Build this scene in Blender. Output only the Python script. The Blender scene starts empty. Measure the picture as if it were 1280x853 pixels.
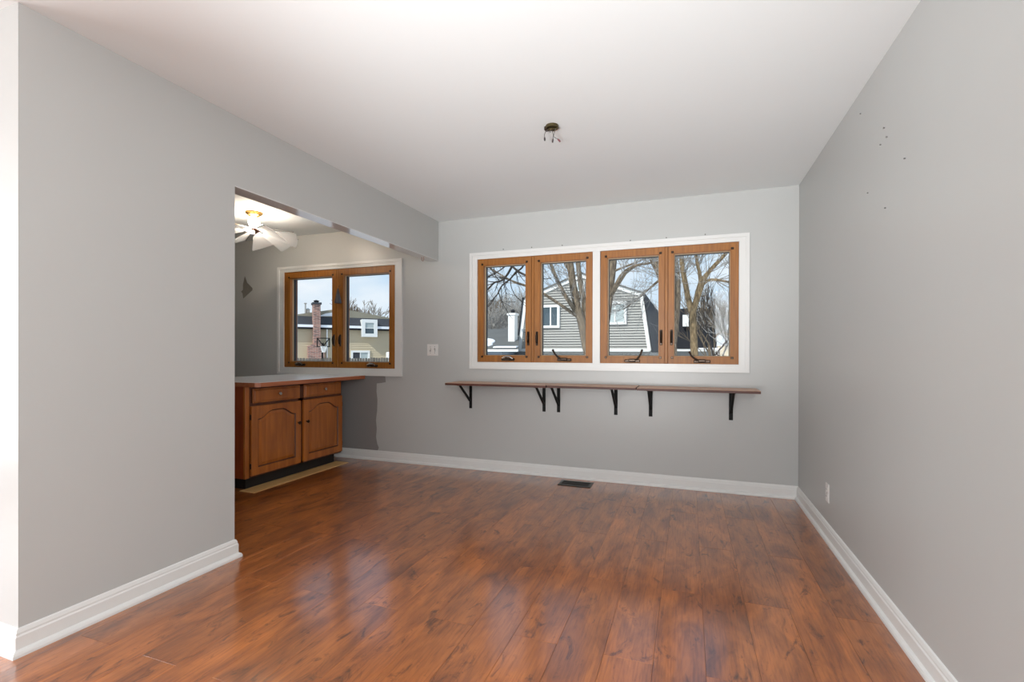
import bpy, math, random
from mathutils import Vector, Matrix

S = bpy.context.scene
COL = S.collection
R = math.radians

# ------------------------------------------------------------------ camera, light, exposure
W, L, D, H = 0.80, -2.354, 4.293, 2.44        # right wall x, left wall x, back wall y, ceiling height
Y1, Y2, ZH, TW = 1.065, 1.983, 2.053, 0.1145  # left wall near end, opening edge, header underside, wall thickness
XF, YR = -6.0, -4.0                           # far left wall and rear wall of the open plan
GZ = -1.1                                     # outside ground level


def make_camera():
    cd = bpy.data.cameras.new('camera')
    cd.sensor_width = 36.0
    cd.lens = 605.014 / 1280 * 36.0
    cd.shift_y = 15.278 / 1280
    cd.clip_start = 0.05
    cd.clip_end = 500
    co = bpy.data.objects.new('camera', cd)
    COL.objects.link(co)
    y, p, r = R(20.0809), R(-0.1312), R(0.1273)
    fw = Vector((-math.sin(y) * math.cos(p), math.cos(y) * math.cos(p), math.sin(p)))
    rt = Vector((math.cos(y), math.sin(y), 0))
    up = rt.cross(fw)
    rt2 = rt * math.cos(r) + up * math.sin(r)
    up2 = up * math.cos(r) - rt * math.sin(r)
    m = Matrix((rt2, up2, -fw)).transposed().to_4x4()
    m.translation = Vector((0, 0, 1.1379))
    co.matrix_world = m
    S.camera = co


make_camera()
S.view_settings.view_transform = 'Standard'
S.view_settings.look = 'None'
S.view_settings.gamma = 1
S.view_settings.use_curve_mapping = False
S.view_settings.exposure = 0.12


def make_world():
    w = bpy.data.worlds.new('winter_sky')
    S.world = w
    w.use_nodes = True
    nt = w.node_tree
    nt.nodes.clear()
    N = nt.nodes.new
    tc = N('ShaderNodeTexCoord')
    sep = N('ShaderNodeSeparateXYZ')
    nt.links.new(tc.outputs['Generated'], sep.inputs[0])
    ramp = N('ShaderNodeValToRGB')
    ramp.color_ramp.elements[0].position = 0.0
    ramp.color_ramp.elements[0].color = (0.72, 0.83, 0.93, 1)
    ramp.color_ramp.elements[1].position = 0.45
    ramp.color_ramp.elements[1].color = (0.40, 0.62, 0.92, 1)
    nt.links.new(sep.outputs['Z'], ramp.inputs[0])
    mp = N('ShaderNodeMapping')
    mp.inputs['Scale'].default_value = (2.2, 2.2, 5.5)
    nt.links.new(tc.outputs['Generated'], mp.inputs[0])
    no = N('ShaderNodeTexNoise')
    no.inputs['Scale'].default_value = 2.3
    no.inputs['Detail'].default_value = 6
    nt.links.new(mp.outputs[0], no.inputs['Vector'])
    cr = N('ShaderNodeValToRGB')
    cr.color_ramp.elements[0].position = 0.42
    cr.color_ramp.elements[0].color = (0, 0, 0, 1)
    cr.color_ramp.elements[1].position = 0.68
    cr.color_ramp.elements[1].color = (1, 1, 1, 1)
    nt.links.new(no.outputs['Fac'], cr.inputs[0])
    mx = N('ShaderNodeMixRGB')
    nt.links.new(cr.outputs[0], mx.inputs[0])
    nt.links.new(ramp.outputs[0], mx.inputs[1])
    mx.inputs[2].default_value = (0.93, 0.95, 1.0, 1)
    bg = N('ShaderNodeBackground')
    bg.inputs['Strength'].default_value = 1.0
    nt.links.new(mx.outputs[0], bg.inputs[0])
    out = N('ShaderNodeOutputWorld')
    nt.links.new(bg.outputs[0], out.inputs[0])


make_world()


def light(name, kind, loc, energy, color=(1, 1, 1), direction=None, size=None, **kw):
    ld = bpy.data.lights.new(name, kind)
    ld.energy = energy
    ld.color = color
    if kind == 'AREA':
        ld.shape = 'RECTANGLE'
        ld.size, ld.size_y = size
    for k, v in kw.items():
        setattr(ld, k, v)
    o = bpy.data.objects.new(name, ld)
    COL.objects.link(o)
    o.location = loc
    if direction:
        o.rotation_euler = Vector(direction).to_track_quat('-Z', 'Y').to_euler()
    return o


light('sun', 'SUN', (-20, -20, 30), 3.2, (1.0, 0.95, 0.86), (0.27, 0.72, -0.62), angle=R(0.6))
# added fill areas standing in for daylight from unseen living room windows
light('rear_fill', 'AREA', (-2.0, YR + 0.12, 1.25), 75, (0.98, 0.99, 1.0), (0, 1, 0.12), (3.4, 1.9))
light('left_fill', 'AREA', (XF + 0.12, -1.6, 1.25), 180, (0.98, 0.99, 1.0), (1, 0.05, 0.12), (3.0, 1.9))


# added unseen fill lamps: one brightens the partition, one the ceiling
light('right_fill', 'AREA', (0.70, -0.55, 1.62), 74, (0.99, 0.99, 1.0), (-1.0, 0.48, -0.03), (1.1, 1.3))
light('ceiling_fill', 'SPOT', (-0.6, -1.6, 0.60), 740, (0.96, 0.99, 1.0), (0.02, 0.925, 0.375), spot_size=R(52), spot_blend=1.0, shadow_soft_size=0.30)


# ------------------------------------------------------------------ materials
def srgb(r, g, b):
    f = lambda c: (c / 255 / 12.92) if c / 255 <= 0.04045 else ((c / 255 + 0.055) / 1.055) ** 2.4
    return (f(r), f(g), f(b), 1)


def base_mat(name):
    m = bpy.data.materials.new(name)
    m.use_nodes = True
    nt = m.node_tree
    b = nt.nodes['Principled BSDF']
    return m, nt, b


def setin(b, **kw):
    names = {'rough': 'Roughness', 'metal': 'Metallic', 'spec': 'Specular IOR Level', 'coat': 'Coat Weight',
             'coat_rough': 'Coat Roughness', 'coat_ior': 'Coat IOR', 'ior': 'IOR', 'trans': 'Transmission Weight'}
    for k, v in kw.items():
        b.inputs[names[k]].default_value = v


def paint(name, col, rough=0.5, bump=0.0, scale=220, var=0.03, **kw):
    """flat colour with a faint mottle and an optional fine relief"""
    m, nt, b = base_mat(name)
    N, K = nt.nodes.new, nt.links.new
    geo = N('ShaderNodeNewGeometry')
    no = N('ShaderNodeTexNoise')
    no.inputs['Scale'].default_value = 1.7
    no.inputs['Detail'].default_value = 3
    K(geo.outputs['Position'], no.inputs['Vector'])
    mx = N('ShaderNodeMixRGB')
    mx.inputs[1].default_value = [c * (1 - var) for c in col[:3]] + [1]
    mx.inputs[2].default_value = [min(1, c * (1 + var)) for c in col[:3]] + [1]
    K(no.outputs['Fac'], mx.inputs[0])
    K(mx.outputs[0], b.inputs['Base Color'])
    setin(b, rough=rough, **kw)
    if bump:
        n2 = N('ShaderNodeTexNoise')
        n2.inputs['Scale'].default_value = scale
        n2.inputs['Detail'].default_value = 2
        K(geo.outputs['Position'], n2.inputs['Vector'])
        bp = N('ShaderNodeBump')
        bp.inputs['Strength'].default_value = bump
        bp.inputs['Distance'].default_value = 0.002
        K(n2.outputs['Fac'], bp.inputs['Height'])
        K(bp.outputs[0], b.inputs['Normal'])
    return m


def wood(name, dark, light_, axis='Z', scale=1.0, rough=0.4, stretch=14, bump=0.05, obj_random=False, **kw):
    """stretched noise grain running along the given axis"""
    m, nt, b = base_mat(name)
    N, K = nt.nodes.new, nt.links.new
    geo = N('ShaderNodeNewGeometry')
    src = geo.outputs['Position']
    mp = N('ShaderNodeMapping')
    sc = [stretch * 4 * scale] * 3
    sc['XYZ'.index(axis)] = 3.0 * scale
    mp.inputs['Scale'].default_value = sc
    K(src, mp.inputs[0])
    no = N('ShaderNodeTexNoise')
    no.inputs['Scale'].default_value = 1.0
    no.inputs['Detail'].default_value = 5
    no.inputs['Distortion'].default_value = 0.6
    K(mp.outputs[0], no.inputs['Vector'])
    r = N('ShaderNodeValToRGB')
    r.color_ramp.elements[0].position = 0.3
    r.color_ramp.elements[0].color = dark
    r.color_ramp.elements[1].position = 0.7
    r.color_ramp.elements[1].color = light_
    K(no.outputs['Fac'], r.inputs[0])
    K(r.outputs[0], b.inputs['Base Color'])
    bp = N('ShaderNodeBump')
    bp.inputs['Strength'].default_value = bump
    bp.inputs['Distance'].default_value = 0.002
    K(no.outputs['Fac'], bp.inputs['Height'])
    K(bp.outputs[0], b.inputs['Normal'])
    setin(b, rough=rough, **kw)
    return m


def floor_mat():
    m, nt, b = base_mat('hand_scraped_laminate')
    N, K = nt.nodes.new, nt.links.new
    geo = N('ShaderNodeNewGeometry')
    oi = N('ShaderNodeObjectInfo')
    off = N('ShaderNodeVectorMath')
    off.operation = 'MULTIPLY_ADD'
    comb = N('ShaderNodeCombineXYZ')
    K(oi.outputs['Random'], comb.inputs[0])
    K(oi.outputs['Random'], comb.inputs[1])
    K(comb.outputs[0], off.inputs[0])
    off.inputs[1].default_value = (7.3, 13.1, 0)
    K(geo.outputs['Position'], off.inputs[2])

    def noise(scale3, detail, dist=0.0, rough=0.55):
        mp = N('ShaderNodeMapping')
        mp.inputs['Scale'].default_value = scale3
        K(off.outputs[0], mp.inputs[0])
        n = N('ShaderNodeTexNoise')
        n.inputs['Scale'].default_value = 1.0
        n.inputs['Detail'].default_value = detail
        n.inputs['Roughness'].default_value = rough
        n.inputs['Distortion'].default_value = dist
        K(mp.outputs[0], n.inputs['Vector'])
        return n.outputs['Fac']

    def ramp(src, p0, c0, p1, c1):
        r = N('ShaderNodeValToRGB')
        r.color_ramp.elements[0].position = p0
        r.color_ramp.elements[0].color = c0
        r.color_ramp.elements[1].position = p1
        r.color_ramp.elements[1].color = c1
        K(src, r.inputs[0])
        return r.outputs[0]

    def mult(a, c, fac=1.0):
        x = N('ShaderNodeMixRGB')
        x.blend_type = 'MULTIPLY'
        x.inputs[0].default_value = fac
        K(a, x.inputs[1])
        K(c, x.inputs[2])
        return x.outputs[0]

    body = ramp(noise((9, 3.0, 1), 7, 0.8), 0.30, FLOOR_DARK, 0.66, FLOOR_LIGHT)
    grain = ramp(noise((110, 7, 1), 4, 0.5), 0.30, (0.66, 0.62, 0.60, 1), 0.56, (1, 1, 1, 1))
    knots = ramp(noise((15, 6, 1), 4, 1.2, 0.7), 0.30, (0.26, 0.22, 0.21, 1), 0.43, (1, 1, 1, 1))
    tone = ramp(oi.outputs['Random'], 0.0, (0.86, 0.84, 0.82, 1), 1.0, (1.10, 1.08, 1.05, 1))
    c = mult(mult(mult(body, grain), knots, 0.9), tone)
    K(c, b.inputs['Base Color'])
    wave = noise((120, 3.0, 1), 3, 0.6)
    bp = N('ShaderNodeBump')
    bp.inputs['Strength'].default_value = 0.12
    bp.inputs['Distance'].default_value = 0.0025
    K(wave, bp.inputs['Height'])
    K(bp.outputs[0], b.inputs['Normal'])
    K(bp.outputs[0], b.inputs['Coat Normal'])
    setin(b, rough=0.40, spec=0.5, coat=1.0, coat_rough=0.15, coat_ior=1.66)
    return m


FLOOR_DARK = (0.20, 0.054, 0.009, 1)
FLOOR_LIGHT = (0.50, 0.155, 0.026, 1)


def glass_mat():
    m = bpy.data.materials.new('window_glass')
    m.use_nodes = True
    nt = m.node_tree
    nt.nodes.clear()
    N, K = nt.nodes.new, nt.links.new
    out = N('ShaderNodeOutputMaterial')
    mix = N('ShaderNodeMixShader')
    tr = N('ShaderNodeBsdfTransparent')
    tr.inputs[0].default_value = (0.95, 0.97, 0.97, 1)
    gl = N('ShaderNodeBsdfGlossy')
    gl.inputs['Roughness'].default_value = 0.02
    fr = N('ShaderNodeFresnel')
    fr.inputs[0].default_value = 1.16
    K(fr.outputs[0], mix.inputs[0])
    K(tr.outputs[0], mix.inputs[1])
    K(gl.outputs[0], mix.inputs[2])
    K(mix.outputs[0], out.inputs[0])
    return m


def opal_mat():
    m = bpy.data.materials.new('frosted_lamp_glass')
    m.use_nodes = True
    nt = m.node_tree
    nt.nodes.clear()
    N, K = nt.nodes.new, nt.links.new
    out = N('ShaderNodeOutputMaterial')
    m1 = N('ShaderNodeMixShader')
    m1.inputs[0].default_value = 0.55
    df = N('ShaderNodeBsdfDiffuse')
    df.inputs[0].default_value = (0.93, 0.95, 0.97, 1)
    tl = N('ShaderNodeBsdfTranslucent')
    tl.inputs[0].default_value = (0.93, 0.95, 0.97, 1)
    K(df.outputs[0], m1.inputs[1])
    K(tl.outputs[0], m1.inputs[2])
    m2 = N('ShaderNodeMixShader')
    m2.inputs[0].default_value = 0.12
    tp = N('ShaderNodeBsdfTransparent')
    m3 = N('ShaderNodeMixShader')
    m3.inputs[0].default_value = 0.58
    gl = N('ShaderNodeBsdfGlossy')
    gl.inputs['Roughness'].default_value = 0.08
    K(m1.outputs[0], m3.inputs[1])
    K(tp.outputs[0], m3.inputs[2])
    K(m3.outputs[0], m2.inputs[1])
    K(gl.outputs[0], m2.inputs[2])
    K(m2.outputs[0], out.inputs[0])
    return m


def emit_mat(name, col, strength):
    m, nt, b = base_mat(name)
    b.inputs['Base Color'].default_value = col
    b.inputs['Emission Color'].default_value = col
    b.inputs['Emission Strength'].default_value = strength
    return m


def brick_mat():
    m, nt, b = base_mat('mottled_brick')
    N, K = nt.nodes.new, nt.links.new
    tc = N('ShaderNodeTexCoord')
    mp = N('ShaderNodeMapping')
    mp.inputs['Rotation'].default_value = (R(90), 0, 0)
    K(tc.outputs['Object'], mp.inputs[0])
    br = N('ShaderNodeTexBrick')
    br.inputs['Scale'].default_value = 1.0
    br.inputs['Brick Width'].default_value = 0.21
    br.inputs['Row Height'].default_value = 0.075
    br.inputs['Mortar Size'].default_value = 0.008
    br.inputs['Color1'].default_value = srgb(178, 128, 112)
    br.inputs['Color2'].default_value = srgb(112, 80, 74)
    br.inputs['Mortar'].default_value = srgb(176, 166, 158)
    K(mp.outputs[0], br.inputs['Vector'])
    K(br.outputs['Color'], b.inputs['Base Color'])
    setin(b, rough=0.9)
    return m


def bark_mat(name, a, c):
    m, nt, b = base_mat(name)
    N, K = nt.nodes.new, nt.links.new
    geo = N('ShaderNodeNewGeometry')
    mp = N('ShaderNodeMapping')
    mp.inputs['Scale'].default_value = (26, 26, 7)
    K(geo.outputs['Position'], mp.inputs[0])
    no = N('ShaderNodeTexNoise')
    no.inputs['Scale'].default_value = 1.0
    no.inputs['Detail'].default_value = 5
    K(mp.outputs[0], no.inputs['Vector'])
    r = N('ShaderNodeValToRGB')
    r.color_ramp.elements[0].position = 0.35
    r.color_ramp.elements[0].color = a
    r.color_ramp.elements[1].position = 0.65
    r.color_ramp.elements[1].color = c
    K(no.outputs['Fac'], r.inputs[0])
    K(r.outputs[0], b.inputs['Base Color'])
    setin(b, rough=0.9)
    return m


M = {
    'wall': paint('grey_satin_wall_paint', (0.475, 0.485, 0.475, 1), 0.36, 0.06, 260, 0.025),
    'ceiling': paint('white_ceiling_paint', (0.80, 0.845, 0.855, 1), 0.75, 0.05, 260, 0.015),
    'trim': paint('white_trim_paint', (0.71, 0.715, 0.70, 1), 0.35, 0, 1, 0.01),
    'toned_soffit': paint('glossy_brightened_header', (0.74, 0.75, 0.74, 1), 0.13, 0.03, 60, 0.02),  # whiter than the wall paint; reflected window light put into the colour
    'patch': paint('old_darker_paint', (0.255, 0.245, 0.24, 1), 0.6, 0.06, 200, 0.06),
    'scar': paint('dark_paint_scar', (0.20, 0.185, 0.16, 1), 0.7, 0.06, 200, 0.06),
    'floor': floor_mat(),
    'subfloor': paint('subfloor', (0.05, 0.025, 0.014, 1), 0.8),
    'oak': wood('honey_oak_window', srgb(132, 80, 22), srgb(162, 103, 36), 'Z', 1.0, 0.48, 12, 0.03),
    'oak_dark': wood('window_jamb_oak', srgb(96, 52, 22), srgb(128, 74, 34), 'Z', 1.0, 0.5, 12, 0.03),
    'screen_frame': paint('tan_screen_frame', srgb(190, 165, 130), 0.5),
    'gasket': paint('black_gasket', (0.012, 0.012, 0.014, 1), 0.6),
    'bronze': paint('dark_bronze', (0.045, 0.028, 0.018, 1), 0.32, metal=0.7),
    'nickel': paint('worn_nickel', (0.55, 0.52, 0.48, 1), 0.25, metal=1.0),
    'cabinet': wood('stained_maple', srgb(138, 74, 18), srgb(176, 102, 34), 'Z', 0.7, 0.38, 6, 0.02, coat=0.25),
    'cabinet_red': wood('stained_side_panel', srgb(126, 50, 20), srgb(154, 70, 30), 'Z', 0.7, 0.4, 6, 0.02),
    'cabinet_dark': wood('dark_cabinet_frame', srgb(66, 32, 14), srgb(92, 48, 22), 'Z', 0.7, 0.45, 6, 0.02),
    'edge': wood('counter_edge_wood', srgb(150, 84, 50), srgb(178, 108, 70), 'Y', 0.8, 0.4, 8, 0.02),
    'laminate': paint('white_laminate', (0.88, 0.89, 0.90, 1), 0.25, 0, 1, 0.01),
    'black': paint('black_toe_kick', (0.010, 0.008, 0.007, 1), 0.7),
    'iron': paint('black_iron', (0.008, 0.008, 0.008, 1), 0.6, spec=0.2),
    'shelf': wood('walnut_shelf_top', srgb(178, 136, 110), srgb(204, 162, 134), 'X', 0.8, 0.4, 9, 0.02),
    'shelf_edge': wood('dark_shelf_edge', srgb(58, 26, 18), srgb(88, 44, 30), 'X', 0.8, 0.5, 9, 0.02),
    'raw_wood': wood('raw_tan_board', srgb(206, 160, 98), srgb(230, 188, 128), 'Y', 0.8, 0.6, 8, 0.03),
    'plate': paint('white_plastic_plate', (0.72, 0.71, 0.69, 1), 0.35),
    'slot': paint('dark_slot', (0.16, 0.15, 0.14, 1), 0.6),
    'register': paint('brown_black_register', (0.018, 0.016, 0.012, 1), 0.4),
    'brass': paint('antique_brass', (0.62, 0.36, 0.10, 1), 0.25, metal=1.0),
    'copper': paint('dark_copper', (0.22, 0.07, 0.035, 1), 0.35, metal=0.7),
    'oldbrass': paint('tarnished_box_metal', (0.075, 0.055, 0.02, 1), 0.5, metal=0.5),
    'bulb': emit_mat('lit_bulb', (1.0, 0.86, 0.70, 1), 165.0),
    'opal': opal_mat(),
    'rod': paint('grey_rod', (0.22, 0.22, 0.22, 1), 0.3, metal=0.8),
    'wire': paint('grey_wire', (0.10, 0.10, 0.095, 1), 0.5),
    'wirenut': paint('black_wire_nut', (0.03, 0.025, 0.025, 1), 0.5),
    'wirenut_red': paint('maroon_wire_nut', (0.16, 0.05, 0.06, 1), 0.5),
    'hole': paint('nail_steel', (0.16, 0.155, 0.15, 1), 0.6),
    'glass': glass_mat(),
    'snow': paint('snow', (0.88, 0.90, 0.94, 1), 0.8, 0.15, 8),
    'ground': paint('snow_covered_lawn', (0.78, 0.79, 0.80, 1), 0.9, 0.2, 3, 0.1),
    'siding': paint('grey_siding', srgb(172, 170, 165), 0.7, 0, 1, 0.06),
    'tan_siding': paint('tan_siding', srgb(198, 183, 156), 0.7, 0, 1, 0.04),
    'house_white': paint('white_house_trim', (0.82, 0.82, 0.80, 1), 0.5),
    'shingle': paint('dark_shingle', srgb(62, 64, 70), 0.9, 0.5, 14, 0.25),
    'shingle_black': paint('black_shingle', srgb(34, 36, 42), 0.9, 0.5, 14, 0.25),
    'shingle_tan': paint('weathered_tan_roof', srgb(146, 140, 124), 0.9, 0.4, 14, 0.12),
    'shingle_grey': paint('weathered_grey_roof', srgb(100, 100, 98), 0.9, 0.4, 14, 0.2),
    'blue_grey': paint('blue_grey_clapboard', srgb(140, 150, 160), 0.7),
    'dark_pane': paint('dark_window_pane', srgb(70, 84, 92), 0.1),
    'pale_pane': paint('curtained_window_pane', srgb(176, 186, 186), 0.15),
    'brick': brick_mat(),
    'fence': wood('weathered_fence', srgb(78, 74, 68), srgb(124, 116, 106), 'Z', 0.3, 0.9, 6, 0.05),
    'bark': bark_mat('grey_brown_bark', srgb(84, 72, 60), srgb(138, 122, 102)),
    'bark_tan': bark_mat('tan_bark', srgb(88, 72, 52), srgb(152, 130, 98)),
    'bark_dark': bark_mat('dark_bark', srgb(40, 36, 34), srgb(70, 62, 56)),
    'twig': bark_mat('grey_twig', srgb(124, 120, 116), srgb(176, 172, 167)),
    'plastic_grey': paint('grey_ornament', (0.06, 0.056, 0.064, 1), 0.6),
}


# ------------------------------------------------------------------ mesh helpers
class MB:
    def __init__(self):
        self.v, self.f, self.mi = [], [], []

    def face(self, idx, mi=0):
        self.f.append(tuple(idx))
        self.mi.append(mi)

    def box(self, x0, y0, z0, x1, y1, z1, mi=0):
        x0, x1 = min(x0, x1), max(x0, x1)
        y0, y1 = min(y0, y1), max(y0, y1)
        z0, z1 = min(z0, z1), max(z0, z1)
        b = len(self.v)
        self.v += [(x, y, z) for z in (z0, z1) for y in (y0, y1) for x in (x0, x1)]
        for q in ((0, 2, 3, 1), (4, 5, 7, 6), (0, 1, 5, 4), (2, 6, 7, 3), (0, 4, 6, 2), (1, 3, 7, 5)):
            self.face([b + i for i in q], mi)
        return self

    def bbox(self, x0, y0, z0, x1, y1, z1, c=0.003, mi=0):
        """box with chamfered edges along every side (24 vertices)"""
        lo = [min(x0, x1), min(y0, y1), min(z0, z1)]
        hi = [max(x0, x1), max(y0, y1), max(z0, z1)]
        c = min(c, *[(hi[k] - lo[k]) * 0.45 for k in range(3)])
        idx = {}
        for a in range(3):
            for sx in (0, 1):
                for sy in (0, 1):
                    for sz in (0, 1):
                        s = (sx, sy, sz)
                        p = []
                        for k in range(3):
                            q = hi[k] if s[k] else lo[k]
                            if k != a:
                                q += -c if s[k] else c
                            p.append(q)
                        idx[(a, s)] = len(self.v)
                        self.v.append(tuple(p))
        def S_(a, sa, b, sb, d, sd):
            s = [0, 0, 0]
            s[a], s[b], s[d] = sa, sb, sd
            return tuple(s)
        for a in range(3):
            b, d = (a + 1) % 3, (a + 2) % 3
            for sa in (0, 1):
                q = [idx[(a, S_(a, sa, b, x, d, y))] for x, y in ((0, 0), (1, 0), (1, 1), (0, 1))]
                self.face(q if sa else q[::-1], mi)
                for sb in (0, 1):       # edge between face a/sa and face b/sb
                    q = [idx[(a, S_(a, sa, b, sb, d, 0))], idx[(a, S_(a, sa, b, sb, d, 1))],
                         idx[(b, S_(a, sa, b, sb, d, 1))], idx[(b, S_(a, sa, b, sb, d, 0))]]
                    self.face(q if (sa ^ sb) else q[::-1], mi)
        for s in [(x, y, z) for x in (0, 1) for y in (0, 1) for z in (0, 1)]:
            q = [idx[(k, s)] for k in range(3)]
            self.face(q if sum(s) % 2 else q[::-1], mi)
        return self

    def prism(self, poly, axis, a, b, mi=0, mside=None):
        """polygon in the two other axes (in cyclic order) extruded along axis from a to b"""
        n = len(poly)
        base = len(self.v)
        for t in (a, b):
            for u, w in poly:
                self.v.append({'X': (t, u, w), 'Y': (u, t, w), 'Z': (u, w, t)}[axis])
        self.face(list(range(base + n - 1, base - 1, -1)), mi)
        self.face(range(base + n, base + 2 * n), mi)
        for i in range(n):
            j = (i + 1) % n
            self.face((base + i, base + j, base + n + j, base + n + i), mi if mside is None else mside)
        return self

    def tube(self, pts, rad, sides=6, cap=True, mi=0):
        pts = [Vector(p) for p in pts]
        if not isinstance(rad, (list, tuple)):
            rad = [rad] * len(pts)
        base = len(self.v)
        t0 = (pts[1] - pts[0]).normalized()
        ref = Vector((0, 0, 1)) if abs(t0.z) < 0.9 else Vector((1, 0, 0))
        n = t0.cross(ref).normalized()
        for i, p in enumerate(pts):
            if i == 0:
                t = t0
            elif i == len(pts) - 1:
                t = (pts[i] - pts[i - 1]).normalized()
            else:
                t = ((pts[i + 1] - pts[i]).normalized() + (pts[i] - pts[i - 1]).normalized())
                t = t.normalized() if t.length > 1e-6 else t0
            n = (n - t * n.dot(t))
            n = n.normalized() if n.length > 1e-6 else t.orthogonal().normalized()
            bn = t.cross(n)
            for k in range(sides):
                a = 2 * math.pi * k / sides
                q = p + (n * math.cos(a) + bn * math.sin(a)) * rad[i]
                self.v.append(tuple(q))
        for i in range(len(pts) - 1):
            for k in range(sides):
                k2 = (k + 1) % sides
                self.face((base + i * sides + k, base + i * sides + k2, base + (i + 1) * sides + k2, base + (i + 1) * sides + k), mi)
        if cap:
            self.face([base + k for k in range(sides - 1, -1, -1)], mi)
            e = base + (len(pts) - 1) * sides
            self.face([e + k for k in range(sides)], mi)
        return self

    def lathe(self, prof, c=(0, 0, 0), axis='Z', seg=20, mi=0):
        """profile of (radius, height) turned around axis through c"""
        base = len(self.v)
        for r, h in prof:
            for k in range(seg):
                a = 2 * math.pi * k / seg
                u, w = r * math.cos(a), r * math.sin(a)
                p = {'Z': (u, w, h), 'X': (h, u, w), 'Y': (w, h, u)}[axis]
                self.v.append((c[0] + p[0], c[1] + p[1], c[2] + p[2]))
        for i in range(len(prof) - 1):
            for k in range(seg):
                k2 = (k + 1) % seg
                self.face((base + i * seg + k, base + i * seg + k2, base + (i + 1) * seg + k2, base + (i + 1) * seg + k), mi)
        self.face([base + k for k in range(seg - 1, -1, -1)], mi)
        e = base + (len(prof) - 1) * seg
        self.face([e + k for k in range(seg)], mi)
        return self

    def ring(self, o, i, y0, y1, mi=0):
        """rectangular ring in the xz plane: o and i are (x0, z0, x1, z1), thickness y0..y1"""
        def four(r, y):
            return [(r[0], y, r[1]), (r[2], y, r[1]), (r[2], y, r[3]), (r[0], y, r[3])]
        b = len(self.v)
        self.v += four(o, y0) + four(i, y0) + four(o, y1) + four(i, y1)
        for k in range(4):
            j = (k + 1) % 4
            self.face((b + k, b + j, b + 4 + j, b + 4 + k), mi)
            self.face((b + 8 + j, b + 8 + k, b + 12 + k, b + 12 + j), mi)
            self.face((b + k, b + 8 + k, b + 8 + j, b + j), mi)
            self.face((b + 4 + j, b + 12 + j, b + 12 + k, b + 4 + k), mi)
        return self

    def sweep(self, path, prof, mi=0):
        """profile (offset to the left of the path, height) swept along a floor polyline with mitres"""
        n = len(path)
        P = [Vector((p[0], p[1])) for p in path]
        base = len(self.v)
        for i in range(n):
            d0 = (P[i] - P[i - 1]).normalized() if i > 0 else (P[1] - P[0]).normalized()
            d1 = (P[i + 1] - P[i]).normalized() if i < n - 1 else d0
            n0, n1 = Vector((-d0.y, d0.x)), Vector((-d1.y, d1.x))
            m = (n0 + n1)
            m = m / max(1e-6, m.dot(n0))
            for o, z in prof:
                q = P[i] + m * o
                self.v.append((q.x, q.y, z))
        k = len(prof)
        for i in range(n - 1):
            for a in range(k):
                b = (a + 1) % k
                self.face((base + i * k + a, base + i * k + b, base + (i + 1) * k + b, base + (i + 1) * k + a), mi)
        self.face(range(base, base + k), mi)
        self.face(range(base + (n - 1) * k + k - 1, base + (n - 1) * k - 1, -1), mi)
        return self

    def mesh(self, name, mats, smooth=False):
        me = bpy.data.meshes.new(name)
        me.from_pydata(self.v, [], self.f)
        for m in (mats if isinstance(mats, (list, tuple)) else [mats]):
            me.materials.append(M[m] if isinstance(m, str) else m)
        me.polygons.foreach_set('material_index', self.mi)
        if smooth:
            me.polygons.foreach_set('use_smooth', [True] * len(self.f))
        import bmesh
        bm = bmesh.new()
        bm.from_mesh(me)
        bmesh.ops.recalc_face_normals(bm, faces=bm.faces[:])
        bm.to_mesh(me)
        bm.free()
        me.update()
        if smooth:
            me.set_sharp_from_angle(angle=R(40))
        return me

    def build(self, name, mats, parent=None, smooth=False):
        o = bpy.data.objects.new(name, self.mesh(name, mats, smooth))
        COL.objects.link(o)
        if parent:
            o.parent = parent
            o.matrix_parent_inverse = parent.matrix_basis.inverted()
        return o


def tag(o, label, cat, group=None, kind=None):
    o['label'] = label
    o['category'] = cat
    if group:
        o['group'] = group
    if kind:
        o['kind'] = kind
    return o


def thing(name, label, cat, loc=(0, 0, 0), group=None, kind=None):
    o = bpy.data.objects.new(name, None)
    COL.objects.link(o)
    o.location = loc
    o.empty_display_size = 0.1
    bpy.context.view_layer.update()
    return tag(o, label, cat, group, kind)


def structure(name, mb, mat, label, cat, smooth=False):
    return tag(mb.build(name, mat, None, smooth), label, cat, kind='structure')


# ------------------------------------------------------------------ room shell
def wall_boxes(u0, u1, z0, z1, holes, put):
    """cut a wall rectangle into boxes that leave the holes (u0, z0, u1, z1) open"""
    us = sorted({u0, u1} | {h[0] for h in holes} | {h[2] for h in holes})
    for a, b in zip(us, us[1:]):
        cut = sorted([(h[1], h[3]) for h in holes if h[0] <= a + 1e-6 and h[2] >= b - 1e-6])
        z = z0
        for c, d in cut:
            put(a, b, z, c)
            z = d
        put(a, b, z, z1)


WIN_A = (-1.927, 1.038, -0.802, 2.036)     # dining window units and kitchen window: x0, z0, x1, z1
WIN_B = (-0.741, 1.038, 0.380, 2.036)
WIN_K = (-4.334, 0.959, -2.848, 2.042)
TOP = 2.62

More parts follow.
